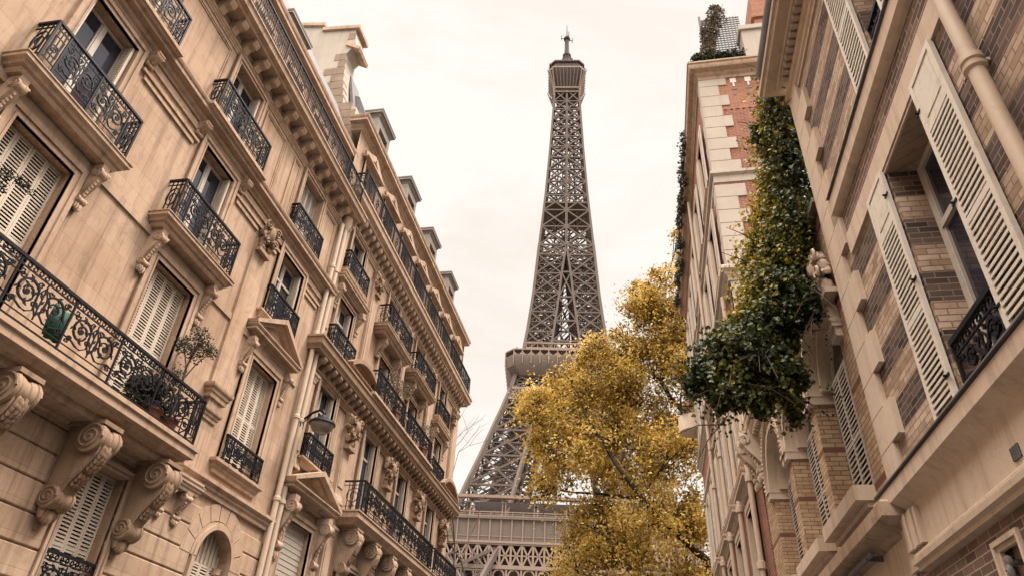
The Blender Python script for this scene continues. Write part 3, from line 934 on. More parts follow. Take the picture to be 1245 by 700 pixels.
for a, b in ((3.75, A_ - 1.0), (A_ + 1.0, B_ - 1.0), (B_ + 0.95, 12.75), (13.35, C_ - 0.95), (C_ + 0.9, 16.55)):
    part(L1, 'wall_panel', None, lambda mb: (panel_frame(mb, a, b, 14.0, 16.05, 0.1, 0.045)), STONE, (0, 0, 0), 1)
    part(L1, 'frieze_moulding', None, lambda mb: (mb.box(a + 0.02, b - 0.02, -0.01, 0.05, 12.72, 12.80), mb.box(a - 0.1, b + 0.1, -0.01, 0.08, 12.86, 12.93), mb.box(a + 0.01, b - 0.01, -0.01, 0.035, 12.79, 12.87)), STONE, (0, 0, 0), 1)
def l1_strip(mb):
    mb.box(12.78, 13.38, -0.01, 0.07, 8.33, 12.55)
    mb.box(12.78, 13.38, -0.01, 0.06, 6.44, 7.56)
    mb.usweep(13.08, 0.5, 0.07, prof(0.10, 7.55, 7.8, 'cap')); mb.usweep(13.08, 0.62, 0.14, prof(0.12, 8.02, 8.34, 'cap'))
    mb.usweep(13.08, 0.48, 0.11, prof(0.01, 7.79, 8.03, 'sill'))
part(L1, 'pilaster', None, l1_strip, STONE, (0, 0, 0), 1)

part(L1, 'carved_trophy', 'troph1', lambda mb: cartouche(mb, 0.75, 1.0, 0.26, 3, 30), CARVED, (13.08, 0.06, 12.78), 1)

# surrounds and windows, floor by floor
def sur(root, s, z, w, h, key, mat=None, **k):
    side = root_side[root.name]
    return part(root, 'window_surround', ('sur', w, h, key), lambda mb: surround(mb, w, h, **k), mat or TRIM, (s, 0, z), side)

for s in (2.9, 6.85, 10.75):
    sur(L1, s, 2.9, 1.24, 2.72, 'base', jw=0.13, lintel=0.16)
    window_L(L1, s, 2.9, 1.24, 2.72, 'shut', 0.34)
    b = part(L1, 'window_grille', 'basegrille', lambda mb: railing(mb, 1.22, 1.02, 0.0, 'ornate', False, 1), IRON, (s, 0.02, 3.05), 1)
window_L(L1, C_, 2.9, 1.44, 2.0, 'shut', 0.34)
part(L1, 'window_head', None, lambda mb: (mb.arc_band(0, 0, 0.0, 0.72, -0.3, -0.26), [mb.box(-0.66 + 0.16 * k, -0.6 + 0.16 * k, -0.262, -0.22, 0.0, math.sqrt(max(0.02, 0.5 - (-0.63 + 0.16 * k) ** 2))) for k in range(9)]), SHUT, (C_, 0, 4.9), 1)

for s in (2.7, A_, B_):
    sr = sur(L1, s, 6.5, WW, 3.25, 'noble', jw=0.22, lintel=0.26)
    window_L(L1, s, 6.5, WW, 3.25, 'shut')
    part(sr, 'entablature', 'ent1', lambda mb: (mb.box(-0.95, 0.95, -0.01, 0.07, 3.48, 3.68), mb.box(-0.9, 0.9, -0.01, 0.05, 3.68, 3.78)), TRIM, (0, 0, 0), 1)
    balcony(L1, s, 10.5, 2.15, 0.48, 0.98, 'ornate', 0.30, (-1.0, 1.0), 0.95, trim=TRIM, nmid=2, bw=0.17)
    sur(L1, s, 10.55, 1.24, 2.55, 'second', jw=0.2, lintel=0.22)
    window_L(L1, s, 10.55, 1.24, 2.55, 'glass', transom=0)
    sur(L1, s, 13.82, 1.24, 2.23, 'third', jw=0.17, lintel=0.17)
    window_L(L1, s, 13.82, 1.24, 2.23, 'glass', transom=0)
    bb = balcony(L1, s, 13.80, 2.15, 0.42, 0.95, 'ornate', 0.16, (-0.98, 0.98), 0.36, 'sill', TRIM, nmid=2, bw=0.2, bz=-0.24)

# right bay of the house
sr = sur(L1, C_, 6.95, WW, 2.75, 'bay1', jw=0.22, lintel=0.26)
part(sr, 'pediment', 'ped1', lambda mb: (pediment(mb, 2.25, 3.16, 0.68, 0.34), mb.box(-0.95, 0.95, -0.01, 0.07, 2.98, 3.17)), TRIM, (0, 0, 0), 1)
for m in (-1, 1):
    part(sr, 'bracket', 'pedcon', lambda mb: console(mb, 0, 0.17, 0, 0.9, 0.24), TRIM, (m * 1.02, 0, 3.15), 1)
window_L(L1, C_, 6.95, WW, 2.75, 'shut')
g = part(L1, 'window_sill', 'sillC1', lambda mb: mb.usweep(0, 1.9, 0.02, prof(0.16, -0.3, 0, 'cap')), TRIM, (C_, 0, 6.95), 1)
part(g, 'railing', 'railC1', lambda mb: railing(mb, 1.72, 0.6, 0.14, 'ornate', True, 2), IRON, (0, 0, 0.01), 1)
sur(L1, C_, 10.95, 1.3, 2.15, 'bay2', jw=0.2, lintel=0.22)
window_L(L1, C_, 10.95, 1.3, 2.15, 'glass')
g = part(L1, 'window_sill', 'sillC2', lambda mb: mb.usweep(0, 1.85, 0.02, prof(0.14, -0.2, 0, 'cap')), TRIM, (C_, 0, 10.98), 1)
part(g, 'railing', 'railC2', lambda mb: railing(mb, 1.7, 0.82, 0.12, 'ornate', True, 2), IRON, (0, 0, 0.01), 1)
sur(L1, C_, 13.82, 1.24, 2.23, 'third', jw=0.17, lintel=0.17)
window_L(L1, C_, 13.82, 1.24, 2.23, 'shut', mat_s=SHUTG)
g = part(L1, 'window_sill', 'sillC3', lambda mb: mb.usweep(0, 1.85, 0.02, prof(0.24, -0.12, 0.06, 'sill')), TRIM, (C_, 0, 13.80), 1)
part(g, 'railing', 'railC3', lambda mb: railing(mb, 1.7, 0.8, 0.24, 'ornate', True, 2), IRON, (0, 0, 0.06), 1)

# long scrolled balcony on corbels
bal = part(L1, 'long_balcony', None, lambda mb: (mb.usweep(4.4, 14.8, 0.62, [(0.0, 6.12), (0.06, 6.14), (0.10, 6.20), (0.20, 6.23), (0.20, 6.36), (0.24, 6.38), (0.24, 6.46)]),
     mb.usweep(4.4, 14.6, 0.5, [(0.0, 6.0), (0.02, 6.13)])), TRIM, (0, 0, 0), 1)
part(bal, 'railing', None, lambda mb: railing(mb, 14.86, 0.95, 0.80, 'ornate', True, 12), IRON, (4.4 , 0, 6.465), 1)
for s in (3.9, 5.85, 7.85, 9.75, 11.6):
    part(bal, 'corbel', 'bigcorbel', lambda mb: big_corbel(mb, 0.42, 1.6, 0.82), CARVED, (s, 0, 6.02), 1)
bal.location = (0, 0, 0) if False else bal.location
sh = part(L1, 'shelf', 'shelfL', lambda mb: (mb.usweep(0, 1.15, 0.18, prof(0.12, -0.22, 0.0, 'slab')), mb.box(-0.6, 0.6, 0.02, 0.31, 0.003, 0.05)), TRIM2, (12.72, 0, 6.12), 1)
for m in (-0.3, 0.3):
    part(sh, 'bracket', 'shelfcon', lambda mb: console(mb, 0, 0.22, 0, 0.62, 0.24), TRIM, (m, 0, -0.2), 1)

# attic storey behind the long iron railing
ah = [(s - 0.55, s + 0.55, 17.06, 18.95) for s in (0.6, 2.7, 4.75, A_, 8.7, B_, 12.7, C_)]
part(L1, 'attic_wall', None, lambda mb: (wall(mb, -18, SEND, 16.9, 19.7, ah, 0.3, -0.42), [mb.box(h[0] - 0.14, h[0] - 0.002, -0.43, -0.36, 17.06, 19.1) for h in ah], [mb.box(h[1] + 0.002, h[1] + 0.14, -0.43, -0.36, 17.06, 19.1) for h in ah],
     [mb.box(h[0] - 0.14, h[1] + 0.14, -0.44, -0.35, 18.952, 19.14) for h in ah]), STONE, (0, 0, 0), 1)
part(L1, 'attic_cornice', None, lambda mb: mb.usweep((-3 + SEND) / 2, SEND + 3, -0.42, prof(0.34, 19.3, 19.85, 'belt'), -0.6), TRIM, (0, 0, 0), 1)
for k, h in enumerate(ah):
    window_L(L1, (h[0] + h[1]) / 2, 17.06, 1.1, 1.89, 'shut' if k in (1, 2, 5) else 'open', 0.62, mat_s=WOODW)
part(L1, 'roof_railing', None, lambda mb: railing(mb, SEND + 3 - 0.1, 0.92, 0.56, 'bars', True), IRON, ((-3 + SEND) / 2, 0, 17.02), 1)
part(L1, 'mansard_roof', None, lambda mb: mb.prism_s([(-0.45, 19.84), (-0.25, 19.84), (-1.3, 22.4), (-4.0, 23.6), (-10, 23.6), (-10, 19.84)], -18, SEND), SLATE, (0, 0, 0), 1)
def dormer(mb, w=1.5, h=2.2, dep=1.6):
    mb.box(-w / 2, -w / 2 + 0.22, -dep, 0, 0, h); mb.box(w / 2 - 0.22, w / 2, -dep, 0, 0, h)
    mb.box(-w / 2 + 0.22, w / 2 - 0.22, -dep, 0, h - 0.4, h); mb.box(-w / 2 + 0.22, w / 2 - 0.22, -dep, -0.01, 0, 0.3)
    mb.usweep(0, w, 0.02, prof(0.16, h - 0.02, h + 0.3, 'belt'), -dep)
for s in (4.75, 8.7, 12.7):
    dm = part(L1, 'dormer', 'dormer1', lambda mb: dormer(mb, 1.2, 1.3, 1.5), ZINC, (s, -0.85, 19.86), 1)
    part(dm, 'pane', 'dpane1', lambda mb: mb.box(-0.40, 0.40, -0.2, -0.17, 0.28, 0.92), GLASS, (0, 0, 0), 1)

# rain pipes between the two houses
def pipes(mb):
    for s, r in ((16.72, 0.075), (17.0, 0.08)):
        mb.lathe((s, 0.14, 0), [(0, r), (16.2, r)], 'z', 12)
        for z in (3.1, 6.9, 9.2, 11.9, 14.4):
            mb.lathe((s, 0.14, z), [(0, r * 1.02), (0.02, r * 1.32), (0.10, r * 1.32), (0.13, r * 1.02)], 'z', 12)
    mb.lathe((17.0, 0.14, 16.15), [(0, 0.08), (0.2, 0.17), (0.5, 0.19), (0.55, 0.15)], 'z', 12)
part(L1, 'rain_pipe', None, pipes, PIPE, (0, 0, 0), 1)

# ================================================================== second stone apartment house, further down the left side
L2 = building('apartment_house', XL, 1, 'weathered stone apartment house beyond the twin rain pipes, with grey dormers on its slate roof', s_ref=25.0)
S0, S1 = 16.87, 33.5
cols = [18.45, 22.45, 26.2, 30.3]
hA = [(s - 0.62, s + 0.62, 8.35, 11.0) for s in cols]
hB = [(s - 0.6, s + 0.6, 12.0, 14.05) for s in cols]
hC = [(s - 0.6, s + 0.6, 15.0, 16.85) for s in cols]
h0 = [(18.45 - 0.8, 18.45 + 0.8, 3.4, 6.75)] + [(s - 0.65, s + 0.65, 3.4, 6.4) for s in cols[1:]]
part(L2, 'wall', None, lambda mb: wall(mb, S0, S1, 0, 18, h0 + hA + hB + hC, 0.3, -0.02), STONE2, (0, 0, 0), 1)
part(L2, 'gable_wall', None, lambda mb: (mb.poly([(S1, -0.02, 0), (S1, -10, 0), (S1, -10, 21.4), (S1, -0.02, 21.4)])), STONE2, (0, 0, 0), 1)
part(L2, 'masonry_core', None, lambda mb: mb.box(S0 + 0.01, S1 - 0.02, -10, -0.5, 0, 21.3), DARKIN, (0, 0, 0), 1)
for s, w in ((17.25, 0.35), (20.45, 0.55), (24.35, 0.45), (28.2, 0.5), (32.9, 0.9)):
    for z0, z1 in ((0, 7.3), (8.0, 10.9), (12.0, 16.7)):
        part(L2, 'pilaster', None, lambda mb: (mb.box(s - w / 2, s + w / 2, -0.03, 0.09, z0, z1), mb.box(s - w / 2 + 0.07, s + w / 2 - 0.07, -0.03, 0.12, z0 + 0.5, z1 - 0.55),
             mb.usweep(s, w, 0.09, prof(0.09, z1 - 0.28, z1, 'cap')), mb.usweep(s, w, 0.09, prof(0.08, z0 + 0.3, z0, 'cap'))), TRIM2, (0, 0, 0), 1)
def l2_heavy(mb):
    mb.usweep((S0 + S1) / 2, S1 - S0 - 0.2, 0.0, prof(0.13, 10.86, 11.1, 'cap'))
    modillions(mb, S0 + 0.15, S1 - 0.1, 0.42, 0.18, 11.08, 11.42, 0.38)
    mb.usweep((S0 + S1) / 2, S1 - S0 - 0.3, 0.0, [(0.0, 11.41), (0.40, 11.42), (0.42, 11.5), (0.48, 11.56), (0.50, 11.74), (0.54, 11.76), (0.54, 11.82)])
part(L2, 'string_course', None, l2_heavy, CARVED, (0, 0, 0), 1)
def l2_corn(mb):
    mb.usweep((S0 + S1) / 2, S1 - S0 - 0.1, 0.0, prof(0.10, 16.75, 17.02, 'cap'))
    modillions(mb, S0 + 0.2, S1 - 0.1, 0.40, 0.17, 17.0, 17.4, 0.36)
    mb.usweep((S0 + S1) / 2 + 0.1, S1 - S0 - 0.25, 0.0, [(0.0, 17.39), (0.38, 17.40), (0.40, 17.5), (0.52, 17.58), (0.54, 17.78), (0.58, 17.8), (0.58, 17.88)])
part(L2, 'cornice', None, l2_corn, TRIM2, (0, 0, 0), 1)
part(L2, 'roof_railing', None, lambda mb: railing(mb, S1 - S0 - 0.2, 0.98, 0.5, 'bars', True), IRON, ((S0 + S1) / 2 + 0.1, 0, 17.885), 1)
# carved trophies under the two cornices
for k, s in enumerate((20.45, 24.35, 28.2, 32.4)):
    part(L2, 'carved_trophy', ('troph2', k % 2), lambda mb: cartouche(mb, 0.8, 1.15, 0.34, 5 + k % 2, 30), CARVED, (s, 0.08, 10.4), 1)
    part(L2, 'carved_trophy', ('troph3', k % 2), lambda mb: cartouche(mb, 0.55, 0.85, 0.25, 9 + k % 2, 22), CARVED, (s, 0.08, 16.25), 1)
# ground storey
sr = sur(L2, 18.45, 3.4, 1.6, 3.35, 'door', TRIM2, jw=0.25, lintel=0.25)
part(sr, 'pediment', 'ped2', lambda mb: pediment(mb, 2.55, 3.85, 0.62, 0.5), TRIM2, (0, 0, 0), 1)
for m in (-1, 1):
    part(sr, 'bracket', 'doorcon', lambda mb: console(mb, 0, 0.26, 0, 1.55, 0.42), TRIM2, (m * 1.15, 0, 3.84), 1)
window_L(L2, 18.45, 3.4, 1.6, 3.35, 'roll', mat_s=SHUTG)
for s in cols[1:]:
    sur(L2, s, 3.4, 1.3, 3.0, 'base2', TRIM2, jw=0.2)
    window_L(L2, s, 3.4, 1.3, 3.0, 'glass')
# floor above
for k, s in enumerate(cols):
    sr = sur(L2, s, 8.35, 1.24, 2.65, 'lvA', TRIM2, jw=0.18, lintel=0.2)
    window_L(L2, s, 8.35, 1.24, 2.65, 'glass', 0.26)
    part(sr, 'cornice', 'hoodA', lambda mb: mb.usweep(0, 1.75, 0.05, prof(0.2, 2.66 + 0.2, 3.02 - 0.02, 'cap')), TRIM2, (0, 0, -0.4), 1) if False else None
g = part(L2, 'window_sill', 'sillA', lambda mb: mb.usweep(0, 1.8, 0.06, prof(0.2, -0.22, 0, 'cap')), TRIM2, (18.45, 0, 8.4), 1)
part(g, 'railing', 'railA', lambda mb: railing(mb, 1.75, 0.72, 0.2, 'lattice', True), IRON, (0, 0, 0.01), 1)
for a, b in ((21.0, 29.1), (29.5, 33.2)):
    w = b - a; sc = (a + b) / 2
    bl = part(L2, 'long_balcony', None, lambda mb: mb.usweep(0, w, 0.5, [(0.0, -0.42), (0.05, -0.4), (0.1, -0.3), (0.22, -0.22), (0.22, -0.06), (0.26, -0.04), (0.26, 0)]), TRIM2, (sc, 0, 7.9), 1)
    part(bl, 'railing', None, lambda mb: railing(mb, w + 0.06, 0.98, 0.72, 'ornate', True, round(w / 0.95)), IRON, (0, 0, 0.005), 1)
    for k in range(5 if w > 6 else 3):
        s = -w / 2 + 0.5 + (w - 1.0) * k / (4 if w > 6 else 2)
        part(bl, 'corbel', 'corbel2', lambda mb: big_corbel(mb, 0.44, 1.5, 0.66), TRIM2, (s, 0, -0.42), 1)
# floor over the heavy cornice
for k, s in enumerate(cols):
    sr = sur(L2, s, 12.0, 1.2, 2.05, 'lvB', TRIM2, jw=0.17, lintel=0.17)
    window_L(L2, s, 12.0, 1.2, 2.05, 'glass', 0.26)
    if k in (0, 3):
        part(sr, 'cornice', 'hoodB', lambda mb: mb.usweep(0, 1.9, 0.1, prof(0.26, 2.32, 2.62, 'belt')), TRIM2, (0, 0, 0), 1)
        for m in (-1, 1): part(sr, 'bracket', 'hoodcon', lambda mb: console(mb, 0, 0.2, 0, 0.85, 0.28), TRIM2, (m * 0.93, 0, 2.31), 1)
        g = part(L2, 'window_sill', 'sillB', lambda mb: mb.usweep(0, 1.7, 0.16, prof(0.12, -0.2, 0, 'cap')), TRIM2, (s, 0, 12.02), 1)
        part(g, 'railing', 'railB', lambda mb: railing(mb, 1.75, 0.78, 0.26, 'lattice', True), IRON, (0, 0, 0.01), 1)
        part(L2, 'pediment', 'archped', lambda mb: arched_pediment(mb, 2.0, 0, 0.5, 0.5), CARVED, (s + 1.75, 0.0, 11.8), 1)
    else:
        balcony(L2, s + 0.1, 11.98, 3.0 if k == 1 else 3.2, 0.62, 0.95, 'ornate', 0.16, None, shape='sill', trim=TRIM2, nmid=3)
    # small balcony of the top full floor
    if k in (1, 2):
        balcony(L2, s, 14.92, 2.5, 0.6, 0.92, 'ornate', 0.34, (-0.85, 0.85), 0.75, 'slab', TRIM2, nmid=2, bw=0.22)
    else:
        g = part(L2, 'window_sill', 'sillC', lambda mb: mb.usweep(0, 1.75, 0.12, prof(0.16, -0.28, 0, 'slab')), TRIM2, (s, 0, 14.95), 1)
        part(g, 'railing', 'railC', lambda mb: railing(mb, 1.8, 0.78, 0.24, 'lattice', True), IRON, (0, 0, 0.01), 1)
    sur(L2, s, 15.0, 1.2, 1.85, 'lvC', TRIM2, jw=0.15, lintel=0.13)
    window_L(L2, s, 15.0, 1.2, 1.85, 'glass', 0.26)
# attic, roof, dormers
ah = [(s - 0.55, s + 0.55, 17.95, 20.0) for s in [18.3, 20.6, 22.9, 25.2, 27.5, 29.8, 32.1]]
part(L2, 'attic_wall', None, lambda mb: wall(mb, S0, S1, 17.9, 21.1, ah, 0.3, -0.1), STONE2, (0, 0, 0), 1)
for h in ah:
    s = (h[0] + h[1]) / 2
    sr = part(L2, 'window_surround', 'atticsur', lambda mb: (surround(mb, 1.1, 2.05, 0.16, lintel=0.14), mb.prism_d([(-0.85, 2.27), (0.85, 2.27), (0, 2.72)], -0.01, 0.12), mb.box(-0.88, 0.88, -0.012, 0.26, 2.2, 2.275), mb.beam((-0.9, 0.12, 2.29), (0, 0.12, 2.78), 0.09, 0.24), mb.beam((0.9, 0.12, 2.29), (0, 0.12, 2.78), 0.09, 0.24)), TRIM2, (s, -0.1, 17.95), 1)
    window_L(L2, s, 17.95, 1.1, 2.05, 'open', 0.4)
part(L2, 'attic_cornice', None, lambda mb: mb.usweep((S0 + S1) / 2, S1 - S0 + 0.0, -0.1, prof(0.36, 20.92, 21.45, 'belt'), -0.5), TRIM2, (0, 0, 0), 1)
part(L2, 'mansard_roof', None, lambda mb: mb.prism_s([(-0.2, 21.44), (0.0, 21.44), (-1.05, 24.0), (-3.4, 25.2), (-10, 25.2), (-10, 21.44)], S0 + 0.9, S1), SLATE, (0, 0, 0), 1)
for s in (18.9, 22.9, 26.6, 30.4):
    dm = part(L2, 'dormer', 'dormer2', lambda mb: (dormer(mb, 1.35, 1.75, 1.7), mb.box(-0.85, -0.6, -0.02, 0.08, 0, 0.5), mb.box(0.6, 0.85, -0.02, 0.08, 0, 0.5)), ZINC, (s, -0.2, 21.45), 1)
    part(dm, 'pane', 'dpane2', lambda mb: mb.box(-0.45, 0.45, -0.25, -0.2, 0.28, 1.22), GLASS, (0, 0, 0), 1)
# tall party wall with chimney on top
def party(mb):
    pr = [(-0.45, 20.3), (-0.55, 22.3), (-1.15, 22.6), (-1.45, 24.2), (-1.62, 25.8), (-1.3, 26.3), (-1.5, 27.35), (-3.1, 27.5), (-3.14, 27.85), (-5.5, 28.3), (-8, 28.3), (-8, 19.0), (-0.45, 19.0)]
    A = [mb.P(16.88, d, z) for d, z in pr]; B = [mb.P(17.75, d, z) for d, z in pr]
    mb._ext(A, B)
pw = part(L2, 'party_wall', None, party, PLASTER, (0, 0, 0), 1)
part(pw, 'coping', None, lambda mb: (mb.prism_s([(-1.3, 27.36), (-1.3, 27.55), (-3.05, 27.72), (-3.05, 27.52)], 16.78, 17.85), mb.prism_s([(-3.0, 27.86), (-3.0, 28.05), (-5.5, 28.5), (-8, 28.5), (-8, 28.31), (-5.5, 28.31)], 16.78, 17.85),
     mb.prism_s([(-1.1, 25.9), (-1.05, 26.05), (-1.7, 26.45), (-1.75, 26.3)], 16.8, 17.83)), TRIM2, (0, 8.13 * 0, 0), 1)
edge = [(20.3, -0.45), (22.3, -0.55), (22.6, -1.15), (24.2, -1.45), (25.8, -1.62), (26.3, -1.3), (27.3, -1.5)]
zs_, ds_ = zip(*edge)
z, k = 20.4, 0
while z < 27.0:
    d1 = float(np.interp(z + 0.2, zs_, ds_)) - 0.02
    w = (0.55 + (0.35 if k % 2 else 0) + (0.9 if z < 22.4 else 0)) * (0.55 if z > 24.5 else 1)
    if not 25.4 < z < 26.4: part(pw, 'quoin', None, lambda mb: mb.box(16.865, 17.2, d1 - w, d1, z + 0.01, z + 0.43), RUBBLE, (0, 0, 0), 1)
    z += 0.45; k += 1
part(pw, 'chimney_pot', None, lambda mb: mb.lathe((17.3, -3.5, 28.05), [(0, 0.14), (0.45, 0.12), (0.47, 0.16), (0.58, 0.16), (0.6, 0.12)], 'z', 12), TERRA, (0, 0, 0), 1)
part(L2, 'skylight', None, lambda mb: (mb.beam((17.9, -0.9, 22.3), (17.9, -1.55, 25.0), 0.12, 0.9)), SLATE, (0, 0, 0), 1)

# ================================================================== near brick house, right side of the street
XR = 2.8
B1 = building('brick_house', XR, -1, 'banded brick house at the right edge with open cream louvred shutters', s_ref=3.0)
mw = (5.05, 6.12, 4.29, 7.08)
uw = (4.93, 5.49, 8.07, 10.45)
part(B1, 'wall', None, lambda mb: wall(mb, -18, 8.36, 4.0, 10.95, [mw, uw], 0.42), BANDED, (0, 0, 0), -1)
part(B1, 'base_wall', None, lambda mb: wall(mb, -18, 8.36, 0, 3.45, [(5.98, 6.42, 2.72, 3.22)], 0.12, 0.02), DARKBR, (0, 0, 0), -1)
part(B1, 'frieze', None, lambda mb: mb.box(-18, 8.42, -0.05, 0.05, 3.44, 4.06), CREAM, (0, 0, 0), -1)
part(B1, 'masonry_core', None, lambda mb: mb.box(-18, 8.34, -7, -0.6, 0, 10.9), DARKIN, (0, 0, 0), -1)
part(B1, 'gable_wall', None, lambda mb: mb.poly([(8.36, 0, 0), (8.36, -7, 0), (8.36, -7, 10.95), (8.36, 0, 10.95)]), BANDED, (0, 0, 0), -1)
led = part(B1, 'string_course', None, lambda mb: mb.usweep(2.8, 11.4, 0.0, [(0.0, 3.97), (0.04, 3.98), (0.06, 4.02), (0.15, 4.08), (0.19, 4.10), (0.19, 4.25), (0.16, 4.268)]), CREAM, (0, 0, 0), -1)
part(led, 'flashing', None, lambda mb: mb.box(-3, 8.52, -0.01, 0.215, 4.27, 4.285), SLATE, (0, 0, 0), -1)
part(B1, 'moulding', None, lambda mb: mb.usweep(2.5, 11.0, 0.04, [(0.0, 3.38), (0.05, 3.39), (0.05, 3.43), (0.085, 3.45), (0.09, 3.50), (0.06, 3.52), (0.06, 3.545), (0.03, 3.57), (0.0, 3.58)]), CREAM, (0, 0, 0), -1)
part(B1, 'fluted_block', None, lambda mb: [mb.box(7.72 + 0.1 * k, 7.79 + 0.1 * k, 0.02, 0.10 + 0.012 * (k % 2), 3.6, 3.96) for k in range(5)], CREAM, (0, 0, 0), -1)
part(B1, 'lintel_band', None, lambda mb: (mb.box(-3, 7.66, -0.02, 0.035, 7.12, 7.42), mb.box(5.0, 6.17, -0.415, 0.02, 7.081, 7.121)), CREAM, (0, 0, 0), -1)
part(B1, 'lower_brick_course', None, lambda mb: mb.box(-3, 7.66, -0.02, 0.012, 7.425, 7.77), DARKBR, (0, 0, 0), -1)
us = part(B1, 'window_sill', None, lambda mb: mb.usweep(2.33, 10.66, 0.0, [(0.0, 7.77), (0.05, 7.79), (0.11, 7.84), (0.12, 8.03), (0.09, 8.05)]), CREAM, (0, 0, 0), -1)
part(us, 'flashing', None, lambda mb: mb.box(-3, 7.68, -0.01, 0.15, 8.052, 8.066), SLATE, (0, 0, 0), -1)
z, k = 4.29, 0
while z < 10.85:
    w = 0.72 if k % 2 else 0.46
    part(B1, 'quoin', None, lambda mb: mb.box(8.37 - w, 8.375, -0.3, 0.065, z + 0.006, min(z + 0.424, 10.94)), CREAM, (0, 0, 0), -1)
    z += 0.43; k += 1
def r1_corn(mb):
    c, L = 2.55, 11.1
    mb.usweep(c + 0.1, L + 0.3, 0.0, [(0.0, 10.62), (0.03, 10.63), (0.03, 10.69), (0.06, 10.72), (0.06, 10.80), (0.10, 10.83), (0.10, 10.96)])
    n = 78
    for k in range(n):
        s = c - L / 2 + L * (k + 0.5) / n
        mb.box(s - 0.045, s + 0.045, 0.05, 0.20, 10.965, 11.05)
    mb.usweep(c, L + 0.0, 0.0, [(0.0, 11.05), (0.22, 11.06), (0.24, 11.10), (0.40, 11.12), (0.42, 11.19), (0.46, 11.2), (0.47, 11.27)])
part(B1, 'cornice', None, r1_corn, CREAM, (0, 0, 0), -1)
part(B1, 'gutter', None, lambda mb: mb.usweep(2.55, 11.1, 0.40, [(0.0, 11.272), (0.08, 11.275), (0.12, 11.33), (0.13, 11.42), (0.11, 11.42)]), SLATE, (0, 0, 0), -1)
part(B1, 'roof', None, lambda mb: mb.prism_s([(0.3, 11.40), (-3.5, 13.4), (-7, 13.4), (-7, 10.9), (0.0, 10.9)], -18, 8.1), SLATE, (0, 0, 0), -1)
# the windows
def sash_R(mb, w, h, tr):
    sash(mb, w, h, tr, 0.075)
f = part(B1, 'window', None, lambda mb: sash_R(mb, 1.07, 2.79, 0.70), WOODW, (5.585, -0.30, 4.29), -1)
part(f, 'pane', None, lambda mb: pane(mb, 1.07, 2.79), GLASS, (0, 0, 0), -1)
for s in (4.735, 6.425):
    part(f, 'shutter', 'Rleaf', lambda mb: leaf_slats(mb, 0.57, 2.82, 0.062, 0.62, 0.06, 0.042), WHITE, (s - 5.585, 0.32, 0.04), -1)
def hinges(mb, ss):
    for s in ss:
        for z in (0.35, 1.4, 2.5):
            mb.tube([(s, 0.33, z), (s, 0.40, z)], 0.012, 5); mb.box(s - 0.05, s + 0.05, 0.361, 0.37, z - 0.015, z + 0.015)
part(f, 'hinge', None, lambda mb: hinges(mb, (-0.57, 0.57)), IRON, (0, 0, 0), -1)
part(f, 'grille', None, lambda mb: railing(mb, 1.03, 0.62, 0.0, 'ornate', False, 1), IRON, (0, 0.26, 0.02), -1)
f = part(B1, 'window', None, lambda mb: sash_R(mb, 0.56, 2.38, 0.0), WOODW, (5.21, -0.28, 8.07), -1)
part(f, 'pane', None, lambda mb: pane(mb, 0.56, 2.38), GLASS, (0, 0, 0), -1)
for s in (4.66, 5.785):
    part(f, 'shutter', 'Rleaf2', lambda mb: leaf_slats(mb, 0.56, 2.36, 0.078, 0.0, 0.05, 0.042), WHITE, (s - 5.21, 0.30, 0.05), -1)
part(f, 'grille', None, lambda mb: railing(mb, 0.54, 0.6, 0.0, 'ornate', False, 1), IRON, (0, 0.24, 0.02), -1)
def r1_pipe(mb):
    mb.lathe((3.97, 0.12, 0), [(0, 0.062), (11.2, 0.062)], 'z', 16)
    for z in (2.2, 6.1, 9.6):
        mb.lathe((3.97, 0.12, z), [(0, 0.063), (0.02, 0.085), (0.05, 0.088), (0.065, 0.070), (0.09, 0.07), (0.10, 0.086), (0.16, 0.086), (0.17, 0.063)], 'z', 16)
        mb.box(3.95, 3.99, 0.0, 0.06, z + 0.1, z + 0.13)
part(B1, 'rain_pipe', None, r1_pipe, PIPE, (0, 0, 0), -1)
part(B1, 'vent_grille', None, lambda mb: ([mb.box(5.46 + 0.03 * k, 5.472 + 0.03 * k, 0.045, 0.065, 3.63, 3.73) for k in range(5)], [mb.box(5.46, 5.592, 0.04, 0.06, 3.63 + 0.03 * k, 3.64 + 0.03 * k) for k in range(4)]), SLATE, (0, 0, 0), -1)
nb = part(B1, 'wall_niche', None, lambda mb: (mb.box(5.985, 6.415, -0.11, -0.09, 2.725, 3.215), panel_frame(mb, 5.95, 6.45, 2.69, 3.25, 0.09, 0.05)), CREAM, (0, 0, 0), -1)
part(nb, 'knob', None, lambda mb: (mb.tube([(6.28, -0.1, 3.08), (6.28, 0.02, 3.06), (6.27, 0.05, 3.0)], 0.022, 6), mb.lump((6.28, 0.02, 3.08), (0.05, 0.03, 0.045)), mb.lump((6.25, 0.04, 2.99), (0.03, 0.03, 0.05))), SLATE, (0, 0, 0), -1)

